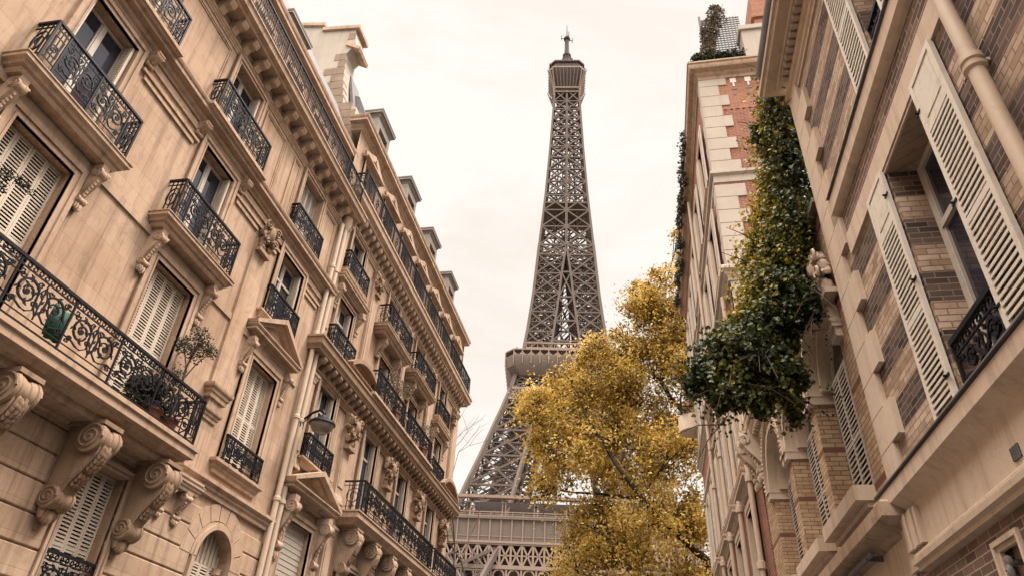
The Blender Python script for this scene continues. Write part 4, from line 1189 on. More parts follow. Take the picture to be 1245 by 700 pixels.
# ================================================================== low wing with three arched windows
AW = building('arcaded_wing', XR, -1, 'low yellow brick wing with three arched shuttered windows beside the ivy', s_ref=12.7)
AC = (10.13, 12.58, 15.03)
ra = 1.02
ah = [(c - ra, c + ra, 4.65, 6.85, True) for c in AC]
part(AW, 'wall', None, lambda mb: wall(mb, 8.37, 17.19, 3.9, 8.64, ah, 0.42, -0.02), YELLOW, (0, 0, 0), -1)
part(AW, 'base_wall', None, lambda mb: wall(mb, 8.37, 17.19, 0, 3.92, [], 0.1, 0.0), CREAM, (0, 0, 0), -1)
part(AW, 'masonry_core', None, lambda mb: mb.box(8.38, 17.18, -7, -0.55, 0, 8.63), DARKIN, (0, 0, 0), -1)
part(AW, 'flat_roof', None, lambda mb: mb.box(8.37, 17.19, -7, 0.1, 8.64, 8.72), ZINC, (0, 0, 0), -1)
for c in AC:
    ar = part(AW, 'arch', 'archR', lambda mb: (mb.arc_band(0, 0, 0.985, 1.10, -0.40, 0.05), mb.arc_band(0, 0, 1.10, 1.22, -0.03, 0.02), mb.arc_band(0, 0, 1.215, 1.30, -0.03, 0.10), mb.arc_band(0, 0, 0.90, 0.986, -0.40, -0.16),
         [mb.box(*sorted((m * 0.985, m * 1.26)), -0.40, 0.07, -0.2, 0.0) for m in (-1, 1)], [mb.box(*sorted((m * 0.975, m * 1.29)), -0.41, 0.10, -0.06, 0.001) for m in (-1, 1)]), CREAM, (c, 0, 6.85), -1)
    part(ar, 'bead', 'archbead', lambda mb: [mb.lump((1.26 * math.cos(PI * (k + 0.5) / 40), 0.10, 1.26 * math.sin(PI * (k + 0.5) / 40)), (0.035, 0.035, 0.035), 6, 4, 0) for k in range(40)], CREAM, (0, 0, 0), -1)
    fr = part(AW, 'window', 'archwin', lambda mb: (mb.arc_band(0, 2.2, 0.86, 0.99, -0.06, 0), [mb.box(*sorted((m * 0.92, m * 1.015)), -0.06, 0, 0, 2.2) for m in (-1, 1)], mb.box(-0.92, 0.92, -0.06, 0.0, 2.17, 2.27), mb.box(-0.03, 0.03, -0.05, 0.0, 2.27, 3.1)), WOODW, (c, -0.36, 4.65), -1)
    part(fr, 'pane', 'archpane', lambda mb: mb.prism_d([(-0.98, 0.02), (0.98, 0.02)] + [(0.98 * math.cos(t), 2.2 + 0.98 * math.sin(t)) for t in np.linspace(0, PI, 17)], -0.05, -0.04), GLASS, (0, 0, 0), -1)
    for k in range(4):
        part(fr, 'shutter', 'archleaf', lambda mb: leaf_slats(mb, 0.455, 2.28, 0.075, 0.0, 0.035, 0.04), SHUTG, (-0.69 + 0.46 * k, 0.0, 0.0), -1)
    part(AW, 'window_sill', 'archsill', lambda mb: (mb.box(-1.0, 1.0, -0.3, 0.24, 0, 0.19), mb.box(-0.95, 0.95, -0.02, 0.10, -0.07, 0.0)), CREAM, (c, 0, 4.46), -1)
part(AW, 'string_course', None, lambda mb: (mb.usweep(12.75, 8.72, 0.0, [(0.0, 3.86), (0.04, 3.88), (0.10, 3.92), (0.26, 3.95), (0.30, 3.97), (0.30, 4.12), (0.27, 4.15)])), TRIM2, (0, 0, 0), -1)
part(AW, 'soldier_course', None, lambda mb: [mb.box(8.42 + 0.085 * k, 8.485 + 0.085 * k, -0.03, 0.035 + 0.01 * (k % 2), 4.155, 4.37) for k in range(103)], REDBR, (0, 0, 0), -1)
part(AW, 'gutter_pipe', None, lambda mb: (mb.tube([(9.2, 0.17, 3.845), (17.1, 0.17, 3.845)], 0.03, 10), [mb.box(9.4 + 1.2 * k, 9.43 + 1.2 * k, 0.0, 0.21, 3.80, 3.86) for k in range(7)]), SLATE, (0, 0, 0), -1)
def aw_corn(mb):
    mb.usweep(13.25, 7.7, 0.0, [(0.0, 7.98), (0.05, 8.0), (0.05, 8.08), (0.09, 8.1), (0.09, 8.2)])
    for k in range(40):
        s = 9.62 + 0.19 * k
        mb.box(s - 0.05, s + 0.05, 0.03, 0.22, 8.205, 8.34)
    mb.usweep(13.3, 7.4, 0.0, [(0.0, 8.34), (0.22, 8.35), (0.25, 8.42), (0.32, 8.46), (0.34, 8.56), (0.36, 8.58), (0.36, 8.63)])
part(AW, 'cornice', None, aw_corn, CREAM, (0, 0, 0), -1)
part(AW, 'cartouche', 'cartR', lambda mb: cartouche(mb, 0.62, 0.75, 0.26, 21, 24), CREAM, (8.78, 0.02, 7.62), -1)
for s in (16.35, 17.0):
    part(AW, 'bracket', 'brackR', lambda mb: console(mb, 0, 0.26, 0, 1.1, 0.5), CREAM, (s, 0, 8.34), -1)

# ================================================================== tall red brick house behind the ivy
B2 = building('brick_house', XR, -1, 'tall red brick house with pale corner stones and a planted roof terrace', s_ref=25.0)
Q0, Q1 = 17.2, 33.5
cw = [19.1, 22.2, 25.3, 28.4, 31.5]
rows = [(3.2, 7.3), (8.7, 11.4), (13.95 + 0.3, 16.7), (17.9, 20.6)]
hb = [(s - 0.55, s + 0.55, a, b) for s in cw for a, b in rows]
part(B2, 'wall', None, lambda mb: wall(mb, Q0, Q1, 0, 22.2, hb, 0.3), REDBR, (0, 0, 0), -1)
part(B2, 'upper_gable_wall', None, lambda mb: mb.box(Q0, Q0 + 0.3, -9, -0.004, 20.46, 22.2), ORANGEBR, (0, 0, 0), -1)
part(B2, 'gable_wall', None, lambda mb: (mb.box(Q0 + 0.002, Q0 + 0.3, -9, -0.003, 0, 20.45), [mb.prism_d([(Q0 - 0.03, 20.45), (Q0 + 0.1, 20.45), (Q0 + 0.1, 20.33)], -0.28 - 0.2 * k - 0.09, -0.28 - 0.2 * k) for k in range(40)]), REDBR, (0, 0, 0), -1)
part(B2, 'far_wall', None, lambda mb: mb.poly([(Q1, 0, 0), (Q1, -9, 0), (Q1, -9, 22.2), (Q1, 0, 22.2)]), REDBR, (0, 0, 0), -1)
part(B2, 'masonry_core', None, lambda mb: mb.box(Q0 + 0.31, Q1 - 0.01, -9, -0.5, 0, 22.2), DARKIN, (0, 0, 0), -1)
z, k = 13.9, 0
while z < 21.9:
    w = 0.9 if k % 2 else 0.62
    if not 17.15 < z + 0.26 < 17.7:
        part(B2, 'quoin', None, lambda mb: mb.box(Q0 - 0.035, Q0 + (0.5 if k % 2 else 0.36), -w, 0.035, z + 0.012, z + 0.508), GREYST, (0, 0, 0), -1)
    z += 0.52; k += 1
part(B2, 'tile_inlay', None, lambda mb: [(mb.box(Q0 - 0.02, Q0 + 0.1, -1.05 - 0.5 * k - 0.2, -1.05 - 0.5 * k, 21.8, 22.02), mb.box(Q0 - 0.018, Q0 + 0.1, -1.05 - 0.5 * k - 0.13, -1.05 - 0.5 * k - 0.07, 21.6, 21.79)) for k in range(7)], WHITE, (0, 0, 0), -1)
part(B2, 'tile_accent', None, lambda mb: [(mb.box(Q0 - 0.016, Q0 + 0.1, -1.05 - 0.5 * k - 0.33, -1.05 - 0.5 * k - 0.26, 21.84, 22.0), mb.box(Q0 - 0.016, Q0 + 0.1, -1.05 - 0.5 * k - 0.2, -1.05 - 0.5 * k - 0.02, 21.44, 21.52), mb.box(Q0 - 0.016, Q0 + 0.1, -1.05 - 0.5 * k - 0.12, -1.05 - 0.5 * k - 0.06, 21.15, 21.27)) for k in range(7)], SLATE, (0, 0, 0), -1)
def around(mb, D, pr):
    """moulding along the street front and back along the near gable"""
    rings = []
    for o, z in pr:
        rings.append([mb.P(Q1, -0.02, z), mb.P(Q1, D + o, z), mb.P(Q0 - D - o, D + o, z), mb.P(Q0 - D - o, -9, z), mb.P(Q0 + 0.02, -9, z), mb.P(Q0 + 0.02, -0.02, z)])
    for A, Bq in zip(rings, rings[1:]):
        for j in range(6): mb.f.append([A[j], A[(j + 1) % 6], Bq[(j + 1) % 6], Bq[j]])
    mb.f.append(rings[0][::-1]); mb.f.append(rings[-1])
part(B2, 'cornice', None, lambda mb: around(mb, 0.0, [(0.0, 22.05), (0.05, 22.06), (0.05, 22.2), (0.12, 22.26), (0.14, 22.36), (0.30, 22.42), (0.34, 22.5), (0.34, 22.62), (0.38, 22.64), (0.38, 22.7)]), TRIM2, (0, 0, 0), -1)
part(B2, 'string_course', None, lambda mb: (around(mb, 0.0, [(0.0, 17.12), (0.03, 17.13), (0.03, 17.42), (0.12, 17.46), (0.12, 17.56), (0.09, 17.58)]),
     around(mb, 0.0, [(0.0, 13.3), (0.06, 13.32), (0.06, 13.42), (0.14, 13.5), (0.16, 13.6), (0.24, 13.64), (0.24, 13.74), (0.2, 13.78)]), around(mb, 0.0, [(0.0, 12.0), (0.08, 12.05), (0.10, 12.2), (0.04, 12.3)])), GREYST, (0, 0, 0), -1)
part(B2, 'lower_gable_panel', None, lambda mb: (mb.box(Q0 - 0.02, Q0 + 0.2, -5, -0.0, 8.9, 13.35), mb.box(Q0 - 0.05, Q0, -0.45, 0.0, 8.9, 11.98), [mb.box(Q0 - 0.06, Q0, -2.6, -0.6, z, z + 0.08) for z in (12.4, 13.1)], [mb.box(Q0 - 0.06, Q0, d, d + 0.08, 12.48, 13.1) for d in (-2.6, -0.68)]), GREYST, (0, 0, 0), -1)
part(B2, 'terrace_parapet', None, lambda mb: (mb.box(Q0 - 0.15, Q1, 0.0, 0.22, 22.7, 23.0), mb.box(Q0 - 0.15, Q0 + 0.15, -9, 0.0, 22.7, 23.0), mb.box(Q0 + 0.1, Q1, -9, -0.0, 22.5, 22.72)), TRIM2, (0, 0, 0), -1)
part(B2, 'pier', None, lambda mb: (mb.box(Q0 - 0.12, Q0 + 0.5, -2.45, -1.75, 22.98, 24.5), mb.usweep(Q0 + 0.19, 0.62, 0.0, [(0, 0), (0, 0.01)], 0) if False else mb.box(Q0 - 0.2, Q0 + 0.58, -2.53, -1.67, 24.5, 24.72)), PLASTER, (0, 0, 0), -1)
part(B2, 'chimney', None, lambda mb: (mb.box(Q0 + 0.5, Q0 + 1.8, -4.6, -2.5, 22.7, 27.5), mb.box(Q0 + 0.42, Q0 + 1.88, -4.7, -2.4, 26.0, 26.2)), ORANGEBR, (0, 0, 0), -1)
def trellis(mb):
    for k in range(12):
        mb.box(Q0 + 0.5 + 0.0, Q0 + 0.54, -0.55 - 0.12 * k, -0.52 - 0.12 * k, 23.0, 26.3)
    for k in range(24):
        mb.box(Q0 + 0.495, Q0 + 0.535, -1.95, -0.5, 23.1 + 0.135 * k, 23.13 + 0.135 * k)
    mb.box(Q0 + 0.48, Q0 + 0.56, -0.5, -0.42, 22.7, 26.5)
part(B2, 'trellis', None, trellis, SLATE, (0, 0, 0), -1)
side_ = -1
for s in cw:
    for i, (a, b) in enumerate(rows):
        h = b - a
        if i: part(B2, 'window_surround', ('surR', i), lambda mb: surround(mb, 1.1, h, 0.17, lintel=0.24, pr=0.07), CREAM, (s, 0, a), -1)
        f = part(B2, 'window', ('sash', 1.1, h, 0.72), lambda mb: sash(mb, 1.1, h, 0.72), WOODW, (s, -0.2, a), -1)
        part(f, 'pane', ('pane', 1.1, h), lambda mb: pane(mb, 1.1, h), GLASS, (0, 0, 0), -1)
        if i:
            for m in (-1, 1):
                part(f, 'shutter', ('leafR2', i), lambda mb: leaf_slats(mb, 0.53, h - 0.05, 0.07, 0.0), WHITE, (m * (0.55 + 0.1 + 0.28), 0.29, 0.02), -1)
            part(B2, 'window_sill', ('sillR', i > 2), lambda mb: mb.usweep(0, 1.5, 0.02, prof(0.16, -0.2, 0, 'cap')), CREAM, (s, 0, a), -1)
        else:
            part(B2, 'window_surround', 'surR0', lambda mb: (surround(mb, 1.1, h, 0.2, lintel=0.3, pr=0.1), mb.usweep(0, 1.7, 0.1, prof(0.26, h + 0.42, h + 0.8, 'belt'))), CREAM, (s, 0, a), -1)
for s, zt in ((18.0, 13.3), (20.6, 13.3), (23.7, 22.0), (27.0, 13.3)):
    part(B2, 'rain_pipe', ('rp', zt), lambda mb: (mb.lathe((0, 0.16, 0), [(0, 0.07), (zt, 0.07)], 'z', 10), [mb.lathe((0, 0.16, z), [(0, 0.07), (0.02, 0.11), (0.18, 0.11), (0.2, 0.07)], 'z', 10) for z in (3.5, 5.6, 7.7, 10.5)]), PIPE, (s, 0, 0), -1)
rb = part(B2, 'balcony', None, lambda mb: mb.prism_z([(0.75 * math.cos(t), 0.75 * math.sin(t) * 1.25) for t in np.linspace(0, PI, 13)], 0, 0.75), CREAM, (32.8, 0, 15.2), -1)
part(rb, 'railing', None, lambda mb: railing(mb, 1.3, 0.95, 0.75, 'lattice', True), IRON, (0, 0, 0.75), -1)

# ================================================================== iron tower
TD, TAZ = 230.0, R(-6.5427)
TW = thing('iron_lattice_tower', (TD * math.sin(TAZ), TD * math.cos(TAZ), 0), 'brown iron lattice tower with platforms and a mast, rising at the end of the street', 'tower', rz=-TAZ + R(1.2))
OH = [0, 20, 40, 49, 57, 65, 80.6, 88, 103, 111, 118, 124.7, 146.6, 167.4, 198, 229.8, 268, 280]
OW = [62.5, 51, 40.6, 35.2, 32.6, 30.3, 25.4, 23.3, 18.8, 17.2, 15.6, 14.5, 12.4, 11.1, 9.0, 7.4, 5.9, 5.6]
LH = [0, 57, 80, 111, 124.7, 146.6, 160, 172, 300]
LW = [25, 15.6, 13.0, 10.3, 9.4, 9.7, 10.0, 10.9, 10.9]
def O_(h): return float(np.interp(h, OH, OW))
def I_(h): return max(0.0, O_(h) - float(np.interp(h, LH, LW)))
def leg_levels(h0, h1, k):
    hs = [h0]
    while hs[-1] < h1 - 3:
        hs.append(hs[-1] + max(3.2, (O_(hs[-1]) - I_(hs[-1])) * k))
    hs[-1] = h1
    return hs
def lattice_face(mb, P0, P1, Q0_, Q1_, w, sub=True):
    """X bracing of one panel, corners (inner/outer bottom, inner/outer top)"""
    mb.beam(P0, Q1_, w); mb.beam(P1, Q0_, w)
    mb.beam(Q0_, Q1_, w)
    if sub:
        a, b, c, d = (Vector(x) for x in (P0, P1, Q0_, Q1_))
        m = (a + b + c + d) / 4
        for p, q in (((a + b) / 2, (a + c) / 2), ((a + b) / 2, (b + d) / 2), ((c + d) / 2, (a + c) / 2), ((c + d) / 2, (b + d) / 2)):
            mb.beam(p, q, w * 0.5)
        mb.beam((a + c) / 2, (b + d) / 2, w * 0.5)
def corners(sx, sy, h):
    o, i = O_(h), I_(h)
    return [Vector((sx * o, sy * o, h)), Vector((sx * i, sy * o, h)), Vector((sx * i, sy * i, h)), Vector((sx * o, sy * i, h))]
def leg(mb, sx, sy, h0, h1, k, cw_, bw_, sub):
    hs = leg_levels(h0, h1, k)
    for a, b in zip(hs, hs[1:]):
        A, B = corners(sx, sy, a), corners(sx, sy, b)
        for j in range(4):
            mb.beam(A[j], B[j], cw_ * (1.0 if j == 0 else 0.8))
            lattice_face(mb, A[j], A[(j + 1) % 4], B[j], B[(j + 1) % 4], bw_, sub)
        mb.beam(A[0], B[2], bw_ * 0.6); mb.beam(A[1], B[3], bw_ * 0.6); mb.beam(B[0], B[2], bw_ * 0.6); mb.beam(B[1], B[3], bw_ * 0.6)
        m = [(A[j] + B[j]) / 2 for j in range(4)]
        mb.beam(m[0], m[2], bw_ * 0.5); mb.beam(m[1], m[3], bw_ * 0.5)
for sx in (-1, 1):
    for sy in (-1, 1):
        part(TW, 'leg', None, lambda mb: (leg(mb, sx, sy, 0, 57, 0.75, 1.5, 0.8, True), leg(mb, sx, sy, 57, 111, 0.72, 1.3, 0.62, True)), TOWER)
def shaft(mb):
    h_sub = True
    for sx in (-1, 1):
        for sy in (-1, 1):
            leg(mb, sx, sy, 111, 172, 0.95, 1.0, 0.55, h_sub)
    # above the point where the four legs meet
    hs = leg_levels(172, 270, 0.92)
    for a, b in zip(hs, hs[1:]):
        oa, ob = O_(a), O_(b)
        for k in range(4):
            rot = Matrix.Rotation(k * PI / 2, 3, 'Z')
            f = lambda x, o, h: rot @ Vector((x, -o, h))
            mb.beam(f(-oa, oa, a), f(-ob, ob, b), 0.85)
            mb.beam(f(-0.25, oa, a), f(-0.25, ob, b), 0.42); mb.beam(f(0.25, oa, a), f(0.25, ob, b), 0.42)
            for m in (-1, 1):
                lattice_face(mb, f(0, oa, a), f(m * oa, oa, a), f(0, ob, b), f(m * ob, ob, b), 0.55, False)
                mb.beam(f(0, oa * 0.45, a), f(m * oa * 0.8, oa * 0.45, b), 0.3); mb.beam(f(m * oa * 0.8, oa * 0.45, a), f(0, oa * 0.45, b), 0.3)
        mb.beam((-ob, -ob, b), (ob, ob, b), 0.4); mb.beam((ob, -ob, b), (-ob, ob, b), 0.4)
    # linking girders between the legs over the second platform
    for h in (126, 135, 146, 158):
        i, o = I_(h), O_(h)
        for k in range(4):
            rot = Matrix.Rotation(k * PI / 2, 3, 'Z')
            mb.beam(rot @ Vector((-i, -o, h)), rot @ Vector((i, -o, h)), 0.7)
    for a, b in ((111, 126), (126, 135), (135, 146), (146, 158)):
        for k in range(4):
            rot = Matrix.Rotation(k * PI / 2, 3, 'Z')
            mb.beam(rot @ Vector((-I_(a), -O_(a), a)), rot @ Vector((I_(b), -O_(b), b)), 0.5)
            mb.beam(rot @ Vector((I_(a), -O_(a), a)), rot @ Vector((-I_(b), -O_(b), b)), 0.5)
    # lift shaft and stair core
    for x in (-1.6, 1.6):
        for y in (-1.6, 1.6):
            mb.beam((x, y, 116), (x, y, 272), 0.5)
    for k in range(40):
        h = 117 + k * 3.9
        mb.beam((-1.6, -1.6, h), (1.6, -1.6, h + 3.9), 0.3); mb.beam((1.6, -1.6, h), (1.6, 1.6, h + 3.9), 0.3)
        mb.beam((-1.6, 1.6, h), (1.6, 1.6, h + 3.9), 0.3); mb.beam((-1.6, -1.6, h), (-1.6, 1.6, h + 3.9), 0.3)
    # intermediate deck
    o = O_(196)
    mb.box(-o, o, -o, o, 195.4, 196.2)
part(TW, 'upper_shaft', None, shaft, TOWER)
def octa(mb, pr, ch=0.18):
    rings = []
    for o, z in pr:
        c = o * (1 - ch)
        rings.append([mb.P(x, y, z) for x, y in ((-c, -o), (c, -o), (o, -c), (o, c), (c, o), (-c, o), (-o, c), (-o, -c))])
    for A, B in zip(rings, rings[1:]):
        for j in range(8): mb.f.append([A[j], A[(j + 1) % 8], B[(j + 1) % 8], B[j]])
    mb.f.append(rings[0][::-1]); mb.f.append(rings[-1])
# second platform
p2 = part(TW, 'second_platform', None, lambda mb: octa(mb, [(16.4, 109.6), (18.2, 110.2), (20.4, 113.0), (20.9, 116.2), (20.9, 116.8)], 0.14), NET)
part(p2, 'gallery', None, lambda mb: (octa(mb, [(20.2, 116.82), (20.2, 118.6)], 0.14)), TOWERD)
def p2rail(mb):
    octa(mb, [(21.0, 118.6), (21.0, 119.0)], 0.14)
    for k in range(4):
        rot = Matrix.Rotation(k * PI / 2, 3, 'Z')
        for j in range(13):
            x = -18 + 3 * j
            mb.beam(rot @ Vector((x, -20.95, 113.4)), rot @ Vector((x, -21.0, 118.8)), 0.3)
        for j in range(12):
            q = [rot @ Vector((-18 + 3 * j + 3 * t / 6, -20.93, 118.4 - 1.7 * math.sin(PI * t / 6))) for t in range(7)]
            for a, b in zip(q, q[1:]):
                mb.poly([tuple(a), tuple(b), (b.x, b.y, 116.6), (a.x, a.y, 116.6)])
        mb.beam(rot @ Vector((-14, -17.5, 120.8)), rot @ Vector((14, -17.5, 120.8)), 1.0)
        mb.beam(rot @ Vector((-14, -17.5, 123.2)), rot @ Vector((14, -17.5, 123.2)), 0.5)
        for j in range(15):
            mb.beam(rot @ Vector((-14 + 2 * j, -17.5, 119)), rot @ Vector((-14 + 2 * j, -17.5, 123.2)), 0.25)
part(p2, 'railing', None, p2rail, TOWERL)
part(p2, 'pavilion', None, lambda mb: (mb.box(-8, 8, -10, 10, 118.6, 122.5)), TOWERD)
def girder2(mb):
    for k in range(4):
        rot = Matrix.Rotation(k * PI / 2, 3, 'Z')
        o0, o1 = O_(100.8), O_(105)
        mb.beam(rot @ Vector((-o0, -o0 - 0.2, 100.8)), rot @ Vector((o0, -o0 - 0.2, 100.8)), 0.9)
        mb.beam(rot @ Vector((-o1, -o1 - 0.2, 105)), rot @ Vector((o1, -o1 - 0.2, 105)), 0.9)
        n = 16
        for j in range(n):
            for a, b in ((j, j + 1), (j + 1, j)):
                mb.beam(rot @ Vector((-o0 + 2 * o0 * a / n, -o0 - 0.25, 100.8)), rot @ Vector((-o1 + 2 * o1 * b / n, -o1 - 0.25, 105)), 0.35)
                mb.beam(rot @ Vector((-o0 + 2 * o0 * (a + .5) / n, -o0 - 0.25, 100.8)), rot @ Vector((-o1 + 2 * o1 * (b + .5) / n, -o1 - 0.25, 105)), 0.3) if max(a, b) < n else None
        for j in range(7):
            x = -1 + 2 * j / 6
            mb.beam(rot @ Vector((x * o1, -o1, 105)), rot @ Vector((x * 16.2, -16.2, 110)), 0.45)
            if j < 6:
                y = -1 + 2 * (j + 1) / 6
                mb.beam(rot @ Vector((x * o1, -o1, 105)), rot @ Vector((y * 16.2, -16.2, 110)), 0.35); mb.beam(rot @ Vector((y * o1, -o1, 105)), rot @ Vector((x * 16.2, -16.2, 110)), 0.35)
part(TW, 'lattice_girder', None, girder2, TOWERL)
# first platform
p1 = part(TW, 'first_platform', None, lambda mb: (octa(mb, [(35.6, 50.2), (36.2, 50.4), (36.6, 56.2), (37.2, 56.3), (37.2, 56.9)], 0.03)), NET)
def p1ribs(mb):
    for k in range(4):
        rot = Matrix.Rotation(k * PI / 2, 3, 'Z')
        for j in range(25):
            x = -36 + 3 * j
            mb.beam(rot @ Vector((x, -36.3, 50.3)), rot @ Vector((x, -36.75, 56.4)), 0.4)
            mb.beam(rot @ Vector((x, -36.9, 56.9)), rot @ Vector((x, -36.9, 58.2)), 0.16)
            if j % 3 == 0:
                for e in (0, 0.9):
                    mb.beam(rot @ Vector((x + e, -34.5, 56.9)), rot @ Vector((x + e, -34.5, 62.6)), 0.32)
        for z, w in ((58.2, 0.25), (57.6, 0.15), (56.9, 0.6), (50.3, 0.6), (51.8, 0.2)):
            mb.beam(rot @ Vector((-36.9, -36.9 if z > 56 else -36.3, z)), rot @ Vector((36.9, -36.9 if z > 56 else -36.3, z)), w)
        mb.beam(rot @ Vector((-35.5, -35.0, 62.9)), rot @ Vector((35.5, -35.0, 62.9)), 1.6, 0.8)
part(p1, 'railing', None, p1ribs, TOWERL)
part(p1, 'pavilion', None, lambda mb: [mb.box(-26, 26, y - 3, y + 3, 56.9, 62.4) for y in (-29, 29)] and [mb.box(x - 3, x + 3, -24, 24, 56.9, 62.4) for x in (-29, 29)], TOWERD)
def girder1(mb):
    for k in range(4):
        rot = Matrix.Rotation(k * PI / 2, 3, 'Z')
        yf = lambda z: -O_(z) - 0.6
        z0, z1 = 43.9, 50.0
        n = 24; o = 36.0
        for z, w in ((z0, 1.0), (z1, 0.8), ((z0 + z1) / 2, 0.35)):
            mb.beam(rot @ Vector((-o, -36, z)), rot @ Vector((o, -36, z)), w)
        for j in range(n + 1):
            x = -o + 2 * o * j / n
            mb.beam(rot @ Vector((x, -36, z0)), rot @ Vector((x, -36, z1)), 0.55)
            if j < n:
                x1 = -o + 2 * o * (j + 1) / n
                mb.beam(rot @ Vector((x, -36, z0)), rot @ Vector((x1, -36, z1)), 0.45); mb.beam(rot @ Vector((x1, -36, z0)), rot @ Vector((x, -36, z1)), 0.45)
        # spandrel with round openings over the big arch, then the arch itself
        rad = 37.0; zc = 41.8 - rad
        pts = [rot @ Vector((rad * math.sin(t), -36.2, zc + rad * math.cos(t))) for t in np.linspace(-1.25, 1.25, 49)]
        pts2 = [rot @ Vector(((rad - 3) * math.sin(t), -36.2, zc + (rad - 3) * math.cos(t))) for t in np.linspace(-1.25, 1.25, 49)]
        for (a, b), (c, d) in zip(zip(pts, pts[1:]), zip(pts2, pts2[1:])):
            mb.beam(a, b, 0.9); mb.beam(c, d, 0.7); mb.beam(a, d, 0.3); mb.beam(b, c, 0.3); mb.beam(a, c, 0.35)
        for j in range(18):
            x = -34 + 4 * j
            zt = zc + math.sqrt(max(1, rad * rad - x * x))
            r = min(1.45, (z0 - 0.6 - zt) / 2 + 0.4)
            if r > 0.5:
                mb.tube([tuple(rot @ Vector((x + r * math.cos(t), -36.1, z0 - 0.6 - r + r * math.sin(t)))) for t in np.linspace(0, 2 * PI, 13)], 0.3, 4)
                mb.beam(rot @ Vector((x + 2, -36.1, z0)), rot @ Vector((x + 2, -36.1, min(zt + 0.5, z0 - 1))), 0.5)
part(TW, 'arch_girder', None, girder1, TOWERL)
part(TW, 'inner_deck', None, lambda mb: (mb.box(-34, 34, -34, 34, 55.6, 56.6), mb.box(-34.5, 34.5, -34.0, -33.6, 45, 55), mb.box(-34.5, 34.5, 33.6, 34.0, 45, 55), mb.box(-34, -33.6, -33.5, 33.5, 45, 55), mb.box(33.6, 34, -33.5, 33.5, 45, 55)), TOWERD)
part(TW, 'upper_deck', None, lambda mb: mb.box(-17, 17, -17, 17, 111, 112), TOWERD)
# summit
p3 = part(TW, 'summit_cabin', None, lambda mb: (octa(mb, [(5.6, 272.5), (6.4, 275), (8.6, 281.5), (8.9, 283.6), (8.9, 284.8), (8.2, 285.2), (7.9, 288.4), (8.6, 288.6), (8.6, 289.6), (5.4, 290.5), (4.2, 294.5), (2.4, 297)], 0.3), [mb.box(x - 0.7, x + 0.7, y - 0.7, y + 0.7, 289.6, 289.6 + h) for x, y, h in ((-7.4, -3, 2.6), (-5, -6.5, 1.8), (2, -7.4, 2.2), (6, -5, 3.0), (7.6, 1, 2.0), (-2, -7.2, 1.2))]), TOWERD)
def summit(mb):
    octa(mb, [(9.05, 283.4), (9.05, 284.3)], 0.3)
    for k in range(4):
        rot = Matrix.Rotation(k * PI / 2, 3, 'Z')
        for x in (-5.8, 5.8):
            mb.beam(rot @ Vector((x, -6.2, 270)), rot @ Vector((x * 1.25, -9.5, 283.5)), 0.5)
        for j in range(9):
            mb.beam(rot @ Vector((-5.6 + 1.4 * j, -6.3, 272)), rot @ Vector((-7.2 + 1.8 * j, -9.3, 283)), 0.22)
        for t in np.linspace(0, 1, 7)[:-1]:
            p = lambda u: rot @ Vector((-6.2 - 2.6 * u * u, -6.2 - 2.6 * u * u, 266 + 17 * u))
            mb.beam(p(t), p(t + 1 / 6), 0.5)
        mb.beam(rot @ Vector((-6.2, -6.35, 271.5)), rot @ Vector((6.2, -6.35, 271.5)), 0.8)
        mb.beam(rot @ Vector((-6.2, -6.35, 268.6)), rot @ Vector((6.2, -6.35, 268.6)), 0.5)
part(p3, 'railing', None, summit, TOWERL)
def mast(mb):
    mb.lathe((0, 0, 290), [(0, 3.2), (5, 2.5), (6, 1.9), (13, 1.7), (13.2, 2.2), (14.2, 2.2), (14.3, 1.3), (27, 1.05), (27.2, 1.7), (28.4, 1.7), (28.5, 0.35), (40, 0.12)], 'z', 10)
    for k in range(10):
        a = k * PI / 5
        for z, r, l in ((289.5, 6.6, 3.6), (294, 3.4, 2.2), (301, 2.2, 1.2)):
            mb.beam((r * math.cos(a), r * math.sin(a), z), (r * math.cos(a), r * math.sin(a), z + l), 0.35)
            mb.beam((1.0 * math.cos(a), 1.0 * math.sin(a), z + 0.6), (r * math.cos(a), r * math.sin(a), z + 0.6), 0.3)
    for a in (0.3, 1.9, 3.4, 5.0):
        mb.lathe((6.4 * math.cos(a), 6.4 * math.sin(a), 290.5), [(0, 0.9), (0.7, 1.1), (1.5, 0.3)], 'z', 8)
        mb.beam((1 * math.cos(a), 1 * math.sin(a), 317.5), (3.2 * math.cos(a), 3.2 * math.sin(a), 317.5), 0.3)
        mb.beam((3 * math.cos(a), 3 * math.sin(a), 316), (3 * math.cos(a), 3 * math.sin(a), 320), 0.3)
    for x in (-8.6, 8.0):
        mb.beam((x, -3, 288.8), (x, -3, 293.6), 0.6)
part(TW, 'mast', None, mast, TOWERD)

